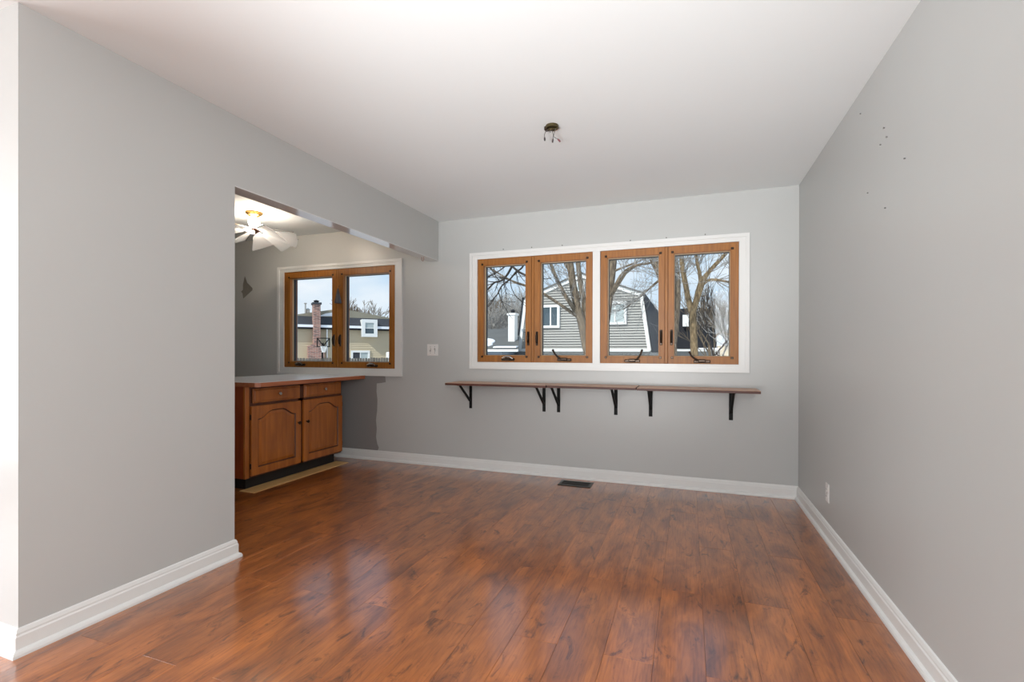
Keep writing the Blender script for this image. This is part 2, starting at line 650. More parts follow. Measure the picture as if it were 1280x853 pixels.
mb = MB()
wall_boxes(XF, W, 0, TOP, [WIN_A, WIN_B, WIN_K], lambda a, b, c, d: mb.box(a, D, c, b, D + 0.20, d))
wall_back = structure('wall_back', mb, 'wall', 'grey painted back wall with the three wooden windows', 'wall')
structure('wall_right', MB().box(W, YR, 0, W + 0.15, D + 0.20, TOP), 'wall', 'grey painted side wall with a low outlet and bare nail holes', 'wall')
structure('wall_left', MB().prism([(Y1, 0), (Y2, 0), (Y2, ZH), (D, ZH), (D, H), (Y1, H)], 'X', L - TW, L), 'wall',
          'grey partition wall with a header over the kitchen opening', 'wall')
structure('wall_front', MB().box(XF, Y1, 0, L - TW, Y1 + TW, H), 'wall', 'light grey wall face turning the corner beside the partition', 'wall')
mb = MB()
wall_boxes(XF - 0.15, W, 0, TOP, [(-3.7, 0.35, -0.3, 2.2)], lambda a, b, c, d: mb.box(a, YR - 0.15, c, b, YR, d))
structure('wall_rear', mb, 'wall', 'grey living room wall with a wide picture window opening', 'wall')
mb = MB()
wall_boxes(YR, D + 0.2, 0, TOP, [(-3.1, 0.35, -0.1, 2.2)], lambda a, b, c, d: mb.box(XF - 0.15, a, c, XF, b, d))
structure('wall_far_left', mb, 'wall', 'grey outer wall closing the kitchen and living room', 'wall')
structure('ceiling', MB().box(XF, YR, H, W, D, TOP - 0.01), 'ceiling', 'plain white painted ceiling', 'ceiling')

# floor: a base slab carrying laminate planks that run towards the back wall
floor = structure('floor', MB().box(XF, YR, -0.10, W, D, -0.009), 'subfloor', 'reddish brown hand-scraped wood plank floor', 'floor')
PW, PL, GAP = 0.18, 1.21, 0.0006


def plank_mesh(x0, x1, y0, y1):
    b, c, z0, z1 = MB(), 0.0006, -0.009, 0.0
    x0, x1, y0, y1 = x0 + GAP / 2, x1 - GAP / 2, y0 + GAP / 2, y1 - GAP / 2
    b.v = [(x0, y0, z0), (x1, y0, z0), (x1, y1, z0), (x0, y1, z0), (x0, y0, z1 - c), (x1, y0, z1 - c), (x1, y1, z1 - c), (x0, y1, z1 - c),
           (x0 + c, y0 + c, z1), (x1 - c, y0 + c, z1), (x1 - c, y1 - c, z1), (x0 + c, y1 - c, z1)]
    for q in ((3, 2, 1, 0), (0, 1, 5, 4), (1, 2, 6, 5), (2, 3, 7, 6), (3, 0, 4, 7), (4, 5, 9, 8), (5, 6, 10, 9), (6, 7, 11, 10), (7, 4, 8, 11), (8, 9, 10, 11)):
        b.face(q)
    return b.mesh('plank', 'floor')


pool = {}
k = 0
while True:
    xb = -0.12 + PW * 6 - PW * k          # right edge of column, counted leftwards from the side wall
    k += 1
    xa = xb - PW
    if xa >= W:
        continue
    if xb <= -5.6:
        break
    even = round((xb + 0.12) / PW) % 2 == 0
    y = 1.83 - PL * 6 + (0 if even else PL * 0.5)
    x0, x1 = max(xa, -5.6), min(xb, W)
    while y < D:
        a, c = max(y, YR), min(y + PL, D)
        if c - a > 0.02 and x1 - x0 > 0.005:
            key = (round(x1 - x0, 3), round(c - a, 3))
            if key not in pool:
                pool[key] = plank_mesh(0, x1 - x0, 0, c - a)
            o = bpy.data.objects.new('plank', pool[key])
            COL.objects.link(o)
            o.location = (x0, a, 0)
            o.parent = floor
        y += PL

# baseboards with a shoe moulding, profile measured out from the wall
PROF = [(0, 0), (0.028, 0), (0.028, 0.010), (0.024, 0.019), (0.014, 0.026), (0.014, 0.072), (0.0105, 0.078), (0.0105, 0.085), (0.006, 0.097), (0, 0.101)]
structure('baseboard_back', MB().sweep([(W, D), (XF, D)], PROF), 'trim', 'white baseboard with shoe moulding along the back wall', 'baseboard')
structure('baseboard_right', MB().sweep([(W, YR), (W, D - 0.0)], PROF), 'trim', 'white baseboard with shoe moulding along the side wall below the outlet', 'baseboard')
structure('baseboard_left', MB().sweep([(L - TW, Y2), (L, Y2), (L, Y1), (XF, Y1)], PROF), 'trim', 'white baseboard wrapping the end of the partition wall', 'baseboard')

MB().box(L - TW + 0.001, Y2 + 0.001, ZH - 0.004, L - 0.001, D - 0.001, ZH).build('brightened_soffit', 'toned_soffit', bpy.data.objects['wall_left'])  # added sheet, whitened to imitate window light reflected under the header

# bare and darker paint left on the back wall
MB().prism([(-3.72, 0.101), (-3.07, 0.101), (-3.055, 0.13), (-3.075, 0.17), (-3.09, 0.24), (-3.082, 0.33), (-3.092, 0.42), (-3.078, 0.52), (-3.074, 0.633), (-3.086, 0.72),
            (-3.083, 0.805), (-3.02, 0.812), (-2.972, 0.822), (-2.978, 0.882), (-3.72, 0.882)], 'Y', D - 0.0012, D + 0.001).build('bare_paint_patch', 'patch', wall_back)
MB().prism([(-4.936, 2.03), (-4.90, 1.95), (-4.817, 1.885), (-4.815, 1.86), (-4.86, 1.83), (-4.961, 1.765), (-4.972, 1.83), (-4.995, 1.848), (-4.965, 1.87), (-4.965, 1.93)],
           'Y', D - 0.0012, D + 0.001).build('paint_scar', 'scar', wall_back)


# ------------------------------------------------------------------ windows
def casing(name, label, outer, units):
    """white casing around one or two window units, with a raised outer band"""
    b = MB()
    inner = (units[0][0], units[0][1], units[-1][2], units[0][3])
    mid = tuple(o + (0.028 if q < 2 else -0.028) for q, o in enumerate(outer))
    b.ring(outer, mid, D - 0.022, D + 0.001)
    b.ring(mid, inner, D - 0.013, D + 0.001)
    b.ring((inner[0], inner[1], inner[2], inner[3]), (inner[0] + 0.004, inner[1] + 0.004, inner[2] - 0.004, inner[3] - 0.004), D - 0.016, D - 0.002)
    if len(units) == 2:
        b.box(units[0][2] - 0.002, D - 0.013, inner[1], units[1][0] + 0.002, D + 0.001, inner[3])
    return structure(name, b, 'trim', label, 'window trim')


casing('trim_1', 'white casing around the wide pair of dining windows', (-2.003, 0.976, 0.453, 2.096), [WIN_A, WIN_B])
casing('trim_2', 'white casing around the kitchen window above the counter', (-4.420, 0.884, -2.768, 2.099), [WIN_K])


def crank(parent, x, z, dx, dz, metal='bronze', folded=False):
    y = D - 0.006
    b = MB()
    b.bbox(x - 0.065, y - 0.018, z - 0.014, x + 0.065, y + 0.004, z + 0.010, 0.005)
    b.bbox(x - 0.03, y - 0.030, z - 0.010, x + 0.03, y - 0.012, z + 0.016, 0.006)
    c = b.build('crank_base', 'bronze', parent, True)
    h = MB()
    if folded:
        h.tube([(x - 0.05, y - 0.028, z + 0.010), (x - 0.01, y - 0.040, z + 0.022), (x + 0.03, y - 0.042, z + 0.020), (x + 0.055, y - 0.034, z + 0.004)], [0.008, 0.009, 0.008, 0.007], 8)
    else:
        sx = -1 if dx < 0 else 1
        x0 = x + sx * 0.035
        h.tube([(x0, y - 0.024, z + 0.008), (x0 + dx * 0.35, y - 0.032, z + dz * 0.35), (x0 + dx * 0.8, y - 0.040, z + dz * 0.8), (x0 + dx, y - 0.044, z + dz + 0.016)], [0.010, 0.008, 0.008, 0.009], 8)
        h.lathe([(0.004, -0.014), (0.010, -0.010), (0.011, 0.004), (0.006, 0.012)], (x0 + dx, y - 0.046, z + dz + 0.014), 'Y', 10)
    h.build('crank_handle', metal, c, True)


def latch(parent, x, z):
    y = D - 0.004
    b = MB()
    b.bbox(x - 0.011, y - 0.006, z - 0.065, x + 0.011, y + 0.003, z + 0.065, 0.004)
    c = b.build('latch_plate', 'bronze', parent)
    MB().tube([(x, y - 0.006, z - 0.045), (x, y - 0.022, z - 0.030), (x, y - 0.027, z + 0.005), (x, y - 0.022, z + 0.040), (x, y - 0.012, z + 0.055)],
              [0.006, 0.008, 0.008, 0.007, 0.005], 8).build('latch_lever', 'bronze', c, True)


def casement(name, unit, label, cranks, m_side, m_mid, m_bot, m_top, latch_z):
    x0, z0, x1, z1 = unit
    w = thing(name, label, 'window', ((x0 + x1) / 2, D + 0.05, z0), kind='structure')
    mid = (x0 + x1) / 2
    # jamb box behind the sash faces
    b = MB()
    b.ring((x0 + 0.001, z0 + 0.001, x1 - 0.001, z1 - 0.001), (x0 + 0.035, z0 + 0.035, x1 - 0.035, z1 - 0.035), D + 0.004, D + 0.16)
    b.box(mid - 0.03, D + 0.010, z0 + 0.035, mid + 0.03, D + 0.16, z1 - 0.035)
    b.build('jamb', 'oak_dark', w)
    MB().bbox(mid - 0.013, D - 0.004, z0 + 0.006, mid + 0.013, D + 0.012, z1 - 0.006, 0.003).build('mullion', 'oak', w)
    for s in (0, 1):
        a = (x0 + 0.005, z0 + 0.005, mid - 0.015, z1 - 0.005) if s == 0 else (mid + 0.015, z0 + 0.005, x1 - 0.005, z1 - 0.005)
        i = (x0 + m_side, z0 + m_bot, mid - m_mid, z1 - m_top) if s == 0 else (mid + m_mid, z0 + m_bot, x1 - m_side, z1 - m_top)
        c = 0.006
        sb = MB()
        sb.ring(a, (i[0] - c, i[1] - c, i[2] + c, i[3] + c), D - 0.004, D + 0.034)
        sb.ring((i[0] - c, i[1] - c, i[2] + c, i[3] + c), i, D + 0.002, D + 0.034)
        sash = sb.build('sash', 'oak', w)
        MB().ring((i[0] - 0.012, i[1] - 0.012, i[2] + 0.012, i[3] + 0.012), (i[0] + 0.004, i[1] + 0.004, i[2] - 0.004, i[3] - 0.004), D + 0.034, D + 0.050).build('screen_frame', 'screen_frame', sash)
        MB().ring((i[0] - 0.012, i[1] - 0.012, i[2] + 0.012, i[3] + 0.012), (i[0] + 0.006, i[1] + 0.006, i[2] - 0.006, i[3] - 0.006), D + 0.050, D + 0.085).build('gasket', 'gasket', sash)
        MB().box(i[0] - 0.010, D + 0.072, i[1] - 0.010, i[2] + 0.010, D + 0.078, i[3] + 0.010).build('pane', 'glass', sash)
        for px, pz in ((i[0] - 0.014, i[1] - 0.012), (i[2] + 0.014, i[1] - 0.012), (i[0] - 0.014, i[3] + 0.014), (i[2] + 0.014, i[3] + 0.014)):
            MB().bbox(px - 0.011, D - 0.008, pz - 0.010, px + 0.011, D - 0.002, pz + 0.010, 0.003).build('corner_clip', 'bronze', sash)
        latch(w, mid - 0.042 if s == 0 else mid + 0.042, latch_z)
        crank(w, *cranks[s])
    return w


casement('window_2', WIN_A, 'honey oak casement pair nearer the kitchen, a white chimney seen through it',
         [(-1.605, 1.071, 0, 0, 'nickel', True), (-1.06, 1.071, -0.06, 0.07)], 0.066, 0.073, 0.068, 0.068, 1.265)
casement('window_3', WIN_B, 'honey oak casement pair nearer the side wall, a forked tree seen through it',
         [(-0.46, 1.066, 0.05, 0.075), (0.10, 1.066, -0.06, 0.06)], 0.066, 0.062, 0.068, 0.068, 1.265)
wk = casement('window_1', WIN_K, 'reddish oak casement pair in the kitchen above the white counter',
              [(-4.09, 0.993, 0, 0, 'nickel', True), (-3.13, 0.993, 0, 0, 'nickel', True)], 0.085, 0.075, 0.068, 0.078, 1.26)

# ------------------------------------------------------------------ kitchen peninsula
CX, CY0, CY1, CZ0, CZ1 = -3.36, 2.925, 4.075, 0.105, 0.853
cab = thing('base_cabinet', 'stained wooden base cabinet with two arched doors and two drawers', 'cabinet', (CX - 0.3, (CY0 + CY1) / 2, 0))
b = MB()
b.box(CX - 0.60, CY0 + 0.012, CZ0, CX - 0.02, CY1 - 0.005, CZ1)
b.build('body', 'cabinet_dark', cab)
MB().box(CX - 0.60, CY0, CZ0, CX - 0.022, CY0 + 0.011, CZ1).build('side_panel', 'cabinet_red', cab)
MB().box(CX - 0.56, CY0 + 0.07, 0.0, CX - 0.075, CY1 - 0.02, CZ0).build('toe_kick', 'black', cab)
# face frame: stiles and rails
DOORS = [(2.972, 3.505), (3.540, 4.068)]
b = MB()
b.bbox(CX - 0.021, CY0, CZ0, CX, 2.985, CZ1, 0.002)
b.box(CX - 0.021, 3.49, CZ0, CX - 0.001, 3.555, CZ1)
b.box(CX - 0.021, 4.05, CZ0, CX - 0.001, CY1, CZ1)
b.box(CX - 0.021, 2.98, CZ0, CX - 0.001, 4.06, CZ0 + 0.035)
b.box(CX - 0.021, 2.98, 0.680, CX - 0.001, 4.06, 0.712)
b.box(CX - 0.021, 2.98, CZ1 - 0.03, CX - 0.001, 4.06, CZ1)
b.build('face_frame', 'cabinet_dark', cab)
MB().bbox(CX - 0.020, CY0 - 0.001, CZ0 - 0.001, CX + 0.002, 2.966, CZ1, 0.003).build('corner_stile', 'cabinet', cab)


def arch_outline(y0, y1, z0, z1, rise, n=14):
    """counter-clockwise outline with a cathedral arch on top, shoulders at the corners"""
    pts = [(y0, z0), (y1, z0)]
    w = y1 - y0
    for q in range(n + 1):
        t = q / n
        y = y1 - w * t
        s = min(1.0, max(0.0, (0.5 - abs(t - 0.5) - 0.03) / 0.34))
        s = s * s * (3 - 2 * s)
        pts.append((y, z1 - rise + rise * s))
    return pts


def inset(poly, d):
    n = len(poly)
    out = []
    for i in range(n):
        a, p, c = Vector(poly[i - 1]), Vector(poly[i]), Vector(poly[(i + 1) % n])
        d0, d1 = (p - a).normalized(), (c - p).normalized()
        n0, n1 = Vector((-d0.y, d0.x)), Vector((-d1.y, d1.x))
        m = n0 + n1
        m = m / max(0.3, m.dot(n0))
        out.append(tuple(p + m * d))
    return out


def knob(parent, y, z, x, mat='bronze'):
    MB().lathe([(0.007, 0.0), (0.006, 0.010), (0.013, 0.016), (0.015, 0.022), (0.012, 0.028), (0.004, 0.030)], (x, y, z), 'X', 14).build('knob', mat, parent, True)


def cabinet_door(y0, y1, z0, z1, knob_side):
    x = CX + 0.020
    mbd = MB()
    mbd.box(CX + 0.001, y0, z0, x - 0.008, y1, z1)
    mg = 0.062
    A = arch_outline(y0 + mg, y1 - mg, z0 + mg, z1 - mg * 0.75, 0.062)
    # outer edge of the frame: same number of points, so the front ring is a strip of quads
    O = [(y0, z0), (y1, z0)]
    n = len(A) - 2
    for q, (ay, az) in enumerate(A[2:]):
        if q == 0:
            O.append((y1, z1))
        elif q == n - 1:
            O.append((y0, z1))
        else:
            O.append((ay, z1))
    loops = [([(p, x - 0.008) for p in O]), ([(p, x - 0.002) for p in O]), ([(p, x) for p in inset(O, 0.004)]), ([(p, x) for p in A]), ([(p, x - 0.007) for p in inset(A, 0.006)]),
             ([(p, x - 0.007) for p in inset(A, 0.010)]), ([(p, x - 0.001) for p in inset(A, 0.034)])]
    base = len(mbd.v)
    m = len(A)
    for lp in loops:
        mbd.v += [(xx, p[0], p[1]) for p, xx in lp]
    for q in range(len(loops) - 1):
        for i in range(m):
            j = (i + 1) % m
            mbd.face((base + q * m + i, base + q * m + j, base + (q + 1) * m + j, base + (q + 1) * m + i), 1 if q in (3, 4) else 0)
    e = base + (len(loops) - 1) * m
    mbd.face([e + i for i in range(m)])
    d = mbd.build('door', ['cabinet', 'cabinet_dark'], cab)
    ky = y1 - 0.034 if knob_side > 0 else y0 + 0.034
    knob(d, ky, z1 - 0.20, x)
    hy = y0 - 0.004 if knob_side > 0 else y1 + 0.004
    for hz in (z0 + 0.08, z1 - 0.09):
        MB().lathe([(0.005, -0.022), (0.006, -0.020), (0.006, 0.020), (0.005, 0.022)], (CX + 0.012, hy, hz), 'Z', 8).build('hinge', 'bronze', d)
    return d


cabinet_door(DOORS[0][0], DOORS[0][1], 0.120, 0.690, 1)
cabinet_door(DOORS[1][0], DOORS[1][1], 0.120, 0.690, -1)
for y0, y1 in ((2.990, 3.500), (3.552, 4.055)):
    b = MB()
    b.bbox(CX + 0.001, y0, 0.712, CX + 0.012, y1, 0.832, 0.002)
    b.bbox(CX + 0.008, y0 + 0.012, 0.724, CX + 0.020, y1 - 0.012, 0.820, 0.006)
    dr = b.build('drawer', 'cabinet', cab)
    knob(dr, (y0 + y1) / 2, 0.775, CX + 0.020, 'nickel')

# worktop with a wooden edge, running back to the window wall
ct = thing('countertop', 'white laminate countertop with wooden edge on the kitchen cabinet', 'countertop', (-3.7, 3.6, 0.853))
TOPZ = 0.8895
poly = [(-4.15, 2.905), (-3.235, 2.905), (-3.205, 2.935), (-3.215, D - 0.001), (-4.15, D - 0.001)]
MB().prism([(-4.15, 2.913), (-3.238, 2.913), (-3.213, 2.938), (-3.222, D - 0.023), (-4.15, D - 0.023)], 'Z', 0.8535, TOPZ).build('laminate_top', 'laminate', ct)
b = MB()
O = [(-4.15, 2.905), (-3.235, 2.905), (-3.205, 2.935), (-3.214, D - 0.023)]
I = [(-4.15, 2.913), (-3.238, 2.913), (-3.213, 2.938), (-3.222, D - 0.023)]
for i in range(3):
    b.prism([O[i], O[i + 1], I[i + 1], I[i]], 'Z', 0.8535, TOPZ - 0.0015)
b.build('edge_band', 'edge', ct)

tag(MB().bbox(-3.432, 2.935, 0.0, -3.275, 4.085, 0.004, 0.001).build('floor_strip', 'raw_wood'), 'raw tan board lying on the floor along the cabinet base', 'wood strip')


# ------------------------------------------------------------------ wall shelves on iron brackets
def shelf(label, xa, xb, brackets, rot=0.0, dz=0.0):
    zt = 0.853 + dz
    t = thing('wall_shelf', label, 'shelf', ((xa + xb) / 2, D - 0.002, zt - 0.02), 'walnut boards on black brackets below the dining windows')
    b = MB()
    y0, y1 = D - 0.312, D - 0.003
    c = 0.002
    P = [(y0, zt - 0.021), (y1, zt - 0.021), (y1, zt), (y0 + c, zt), (y0, zt - c)]
    b.prism(P, 'X', xa, xb)
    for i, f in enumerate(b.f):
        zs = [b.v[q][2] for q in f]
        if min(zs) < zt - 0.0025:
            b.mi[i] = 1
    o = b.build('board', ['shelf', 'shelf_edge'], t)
    o.rotation_euler.z = 0
    for x in brackets:
        g = MB()
        w = 0.015
        zb = zt - 0.0215
        g.bbox(x - w, D - 0.006, 0.590, x + w, D - 0.0005, zb, 0.002)                 # leg on the wall
        g.bbox(x - w, D - 0.275, zb - 0.005, x + w, D - 0.004, zb, 0.002)             # arm under the board
        g.prism([(D - 0.006, 0.648), (D - 0.006, 0.666), (D - 0.235, zb - 0.003), (D - 0.251, zb - 0.003)], 'X', x - 0.010, x + 0.010)
        br = g.build('bracket', 'iron', t)
        for zz in (0.61, 0.74):
            MB().lathe([(0.005, -0.003), (0.005, 0.0), (0.002, 0.001)][::-1], (x, D - 0.008, zz), 'Y', 10).build('screw', 'iron', br)
    return t


shelf('walnut wall shelf board ending towards the light switch', -2.113, -1.150, [-1.996, -1.253])
shelf('short middle walnut wall shelf board between two longer ones', -1.140, -0.400, [-1.115, -0.600], dz=0.002)
shelf('walnut wall shelf board ending towards the side wall', -0.392, 0.500, [-0.306, 0.321])

# ------------------------------------------------------------------ small fittings
sw = thing('switch_plate', 'square white switch plate on the back wall beside the window', 'switch plate', (-2.416, D, 1.157))
MB().bbox(-2.478, D - 0.007, 1.099, -2.353, D - 0.0003, 1.216, 0.004).build('plate', 'plate', sw)
for x in (-2.441, -2.391):
    c = MB().box(x - 0.007, D - 0.0085, 1.143, x + 0.007, D - 0.006, 1.173).build('toggle_slot', 'slot', sw)
    MB().prism([(D - 0.007, 1.150), (D - 0.020, 1.164 if x < -2.42 else 1.143), (D - 0.020, 1.172 if x < -2.42 else 1.151), (D - 0.007, 1.166)], 'X', x - 0.005, x + 0.005).build('toggle', 'plate', c)
    for z in (1.128, 1.188):
        MB().lathe([(0.004, 0), (0.003, -0.0015)], (x, D - 0.007, z), 'Y', 8).build('screw', 'slot', sw)

ou = thing('outlet', 'white duplex outlet plate low on the side wall', 'outlet', (W, 3.437, 0.284))
MB().bbox(W - 0.006, 3.402, 0.226, W - 0.0003, 3.472, 0.341, 0.003).build('plate', 'plate', ou)
for z in (0.262, 0.304):
    c = MB().bbox(W - 0.0085, 3.420, z - 0.014, W - 0.005, 3.454, z + 0.014, 0.002).build('receptacle', 'plate', ou)
    for dy in (-0.006, 0.006):
        MB().box(W - 0.0092, 3.437 + dy - 0.0015, z - 0.004, W - 0.008, 3.437 + dy + 0.0015, z + 0.006).build('slot', 'slot', c)
MB().lathe([(0.003, 0.0), (0.004, 0.002)], (W - 0.0075, 3.437, 0.283), 'X', 8).build('screw', 'nickel', ou)

rg = thing('floor_register', 'dark louvred heat register in the floor below the shelf', 'floor vent', (-0.915, 4.10, 0))
MB().ring((-1.055, 4.025, -0.772, 4.180), (-1.030, 4.045, -0.797, 4.160), 0, 0.006)
b = MB()
o_, i_ = (-1.055, 4.022, -0.772, 4.185), (-1.030, 4.045, -0.797, 4.162)
b.bbox(o_[0], o_[1], 0.0, o_[2], i_[1], 0.006, 0.002)
b.bbox(o_[0], i_[3], 0.0, o_[2], o_[3], 0.006, 0.002)
b.bbox(o_[0], i_[1] - 0.001, 0.0, i_[0], i_[3] + 0.001, 0.006, 0.002)
b.bbox(i_[2], i_[1] - 0.001, 0.0, o_[2], i_[3] + 0.001, 0.006, 0.002)
b.build('frame', 'register', rg)
MB().box(i_[0], i_[1], 0.0002, i_[2], i_[3], 0.0008).build('duct', 'black', rg)
for q in range(17):
    x = i_[0] + 0.010 + q * 0.0133
    MB().prism([(x, 0.001), (x + 0.003, 0.001), (x + 0.0065, 0.0055), (x + 0.0035, 0.0055)], 'Y', i_[1], i_[3]).build('louvre', 'register', rg)
MB().box(i_[0], 4.100, 0.001, i_[2], 4.106, 0.0058).build('crossbar', 'register', rg)

for x, z in ((-1.657, 2.114), (-1.375, 2.112), (-1.084, 2.109), (-0.479, 2.106), (-0.182, 2.107), (0.123, 2.110)):
    tag(MB().lathe([(0.0030, 0.002), (0.0030, -0.006), (0.0055, -0.007), (0.0055, -0.009)], (x, D, z), 'Y', 8).build('curtain_nail', 'hole'),
        'small dark nail in the wall just above the dining window casing', 'nail', 'nails above the dining window')
for y, z, r in ((2.544, 2.121, 0.009), (2.513, 2.069, 0.007), (2.587, 2.065, 0.005), (2.327, 1.906, 0.006), (2.857, 2.328, 0.004), (2.749, 1.901, 0.004), (2.528, 1.767, 0.006)):
    tag(MB().lathe([(0.002, 0.002), (0.003, -0.004), (r * 0.5, -0.0045), (r * 0.5, -0.006)], (W, y, z), 'X', 8).build('picture_nail', 'hole'),
        'tiny nail left high on the bare side wall', 'nail', 'nails on the side wall')

# cup hook under the header
hk = MB()
hx, hy = -2.414, 4.07
hk.tube([(hx, hy, ZH + 0.005), (hx, hy, ZH - 0.02)] + [(hx + 0.012 - 0.012 * math.cos(R(a)), hy, ZH - 0.02 - 0.02 * math.sin(R(a)) * 1.2) for a in (30, 70, 110, 150, 190, 230)], 0.0022, 6)
tag(hk.build('cup_hook', 'copper', None, True), 'small metal cup hook screwed under the kitchen header', 'hook')

# bell-shaped grey ornament hanging on the kitchen window mullion
orn = thing('hanging_ornament', 'small grey bell-shaped ornament hanging on the kitchen window mullion', 'ornament', (-3.585, D - 0.02, 1.72))
MB().lathe([(0.036, 0.0), (0.038, 0.012), (0.026, 0.06), (0.014, 0.12), (0.006, 0.16)], (-3.548, D - 0.045, 1.66), 'Z', 14).build('bell', 'plastic_grey', orn, True)
MB().tube([(-3.548, D - 0.045, 1.815), (-3.548, D - 0.03, 1.85), (-3.548, D - 0.003, 1.86)], 0.002, 5).build('cord', 'plastic_grey', orn)

# ------------------------------------------------------------------ bare junction box in the dining ceiling
jx, jy = -0.742, 2.691
jb = thing('junction_box', 'bare ceiling junction box with loose wires above the dining floor', 'junction box', (jx, jy, H))
b = MB()
b.lathe([(0.050, 0.004), (0.052, -0.022), (0.046, -0.024), (0.044, -0.004), (0.001, -0.003)][::-1], (jx, jy, H), 'Z', 16)
b.build('box', 'oldbrass', jb, True)
b = MB()
b.bbox(jx - 0.056, jy - 0.008, H - 0.030, jx + 0.056, jy + 0.008, H - 0.024, 0.002)
b.lathe([(0.010, -0.036), (0.012, -0.024)], (jx - 0.01, jy, H), 'Z', 10)
b.build('mounting_bar', 'oldbrass', jb)
MB().bbox(jx - 0.060, jy - 0.02, H - 0.034, jx - 0.034, jy + 0.02, H - 0.004, 0.004).build('cable_clamp', 'bronze', jb)
for pts, end, mm in ((((-0.03, 0, -0.022), (-0.052, -0.004, -0.040), (-0.060, -0.006, -0.062), (-0.060, -0.006, -0.085)), (-0.058, -0.006, -0.112), 'wirenut'),
                     (((-0.010, 0, -0.022), (0.004, 0.0, -0.045), (0.010, 0.0, -0.075), (0.008, 0.0, -0.105)), (0.004, 0.0, -0.132), 'wirenut'),
                     (((0.035, 0, -0.022), (0.022, 0.0, -0.050), (0.012, 0.002, -0.085), (0.030, 0.004, -0.100), (0.046, 0.004, -0.110)), (0.066, 0.006, -0.132), 'wirenut_red'),
                     (((-0.02, 0, -0.022), (-0.016, 0, -0.035), (-0.014, 0, -0.052)), None, None)):
    Q = [Vector((jx, jy, H)) + Vector(p) for p in pts]
    wv = MB().tube(Q, 0.0028, 6).build('wire', 'wire', jb, True)
    if end:
        e = Vector((jx, jy, H)) + Vector(end)
        MB().tube([Q[-1], Q[-1].lerp(e, 0.5), e], [0.005, 0.0075, 0.0055], 8).build('wire_nut', mm, wv, True)

jb.scale = (0.72, 0.72, 0.74)

# ------------------------------------------------------------------ kitchen ceiling light with petal glass panels
lx, ly = -3.825, 3.425
kl = thing('ceiling_light', 'lit brass kitchen ceiling light with slanted white glass petals', 'ceiling light', (lx, ly, H))
MB().lathe([(0.060, 0.002), (0.072, 0.0), (0.075, -0.012), (0.062, -0.022), (0.055, -0.030), (0.020, -0.034)][::-1], (lx, ly, H), 'Z', 28).build('canopy', 'brass', kl, True)
MB().lathe([(0.006, -0.03), (0.006, -0.215)][::-1], (lx, ly, H), 'Z', 10).build('stem', 'brass', kl, True)
bulb = MB().lathe([(0.014, -0.036), (0.022, -0.046), (0.042, -0.070), (0.048, -0.092), (0.042, -0.116), (0.024, -0.134), (0.008, -0.140)][::-1], (lx, ly, H), 'Z', 20).build('bulb', 'bulb', kl, True)
MB().lathe([(0.058, -0.158), (0.064, -0.164), (0.058, -0.172), (0.030, -0.190), (0.012, -0.205), (0.003, -0.216)][::-1], (lx, ly, H), 'Z', 24).build('hub', 'copper', kl, True)
NP = 8
for q in range(NP):
    a = 2 * math.pi * (q + 0.3) / NP
    da = 2 * math.pi / NP
    ca, sa = math.cos(a), math.sin(a)
    def pp(r, ang, z):
        return (lx + r * math.cos(ang), ly + r * math.sin(ang), H + z)
    MB().tube([pp(0.045, a, -0.160), pp(0.22, a, -0.172), pp(0.395, a, -0.196)], 0.004, 6).build('rod', 'rod', kl)
    # slumped glass panel: one side rests on this rod, the other drops below the next
    g = MB()
    NR, NA = 6, 4
    for t in (0, -0.005):
        for i in range(NR + 1):
            r = 0.085 + (0.40 - 0.085) * i / NR
            for j in range(NA + 1):
                f = j / NA
                g.v.append(pp(r * (1 - 0.10 * f * (i / NR)), a + da * (0.06 + 0.76 * f), -0.166 - 0.10 * (r - 0.085) - 0.095 * f * (r / 0.4) + t))
    n1 = (NR + 1) * (NA + 1)
    for i in range(NR):
        for j in range(NA):
            v0 = i * (NA + 1) + j
            qd = (v0, v0 + 1, v0 + NA + 2, v0 + NA + 1)
            g.face(qd)
            g.face([n1 + z for z in qd][::-1])
    rim = [i * (NA + 1) for i in range(NR + 1)] + [NR * (NA + 1) + j for j in range(1, NA + 1)] + [i * (NA + 1) + NA for i in range(NR - 1, -1, -1)] + [j for j in range(NA - 1, 0, -1)]
    for i in range(len(rim)):
        u, w2 = rim[i], rim[(i + 1) % len(rim)]
        g.face((u, w2, n1 + w2, n1 + u))
    g.build('glass_petal', 'opal', kl)


# ------------------------------------------------------------------ outside
structure('ground', MB().box(-120, D + 0.6, GZ - 0.2, 80, 160, GZ), 'ground', 'snowy ground outside the windows', 'ground')


def lap_boards(parent, mat, clip, z0, z1, pitch, put):
    """overlapping siding boards: clip(z) gives the two ends at a height"""
    z = z0
    while z < z1 - 0.01:
        e0, e1 = clip(z), clip(min(z + pitch, z1))
        put(e0, e1, z, min(z + pitch, z1))
        z += pitch


# grey gambrel house straight behind the dining windows
HY = 24.0
gh = thing('gambrel_house', 'grey clapboard house with white-trimmed gambrel gable behind the dining windows', 'house', (-5.0, HY + 5, GZ))
GB = [(-8.35, 1.24), (-8.02, 3.87), (-5.07, 4.97), (-2.16, 3.90), (-1.77, 1.22)]
MB().prism([(-8.30, GZ), (-1.82, GZ), (-1.82, 1.24), (-2.20, 3.86), (-5.07, 4.90), (-7.98, 3.82), (-8.30, 1.24)], 'Y', HY + 0.06, HY + 11).build('wall', 'siding', gh)


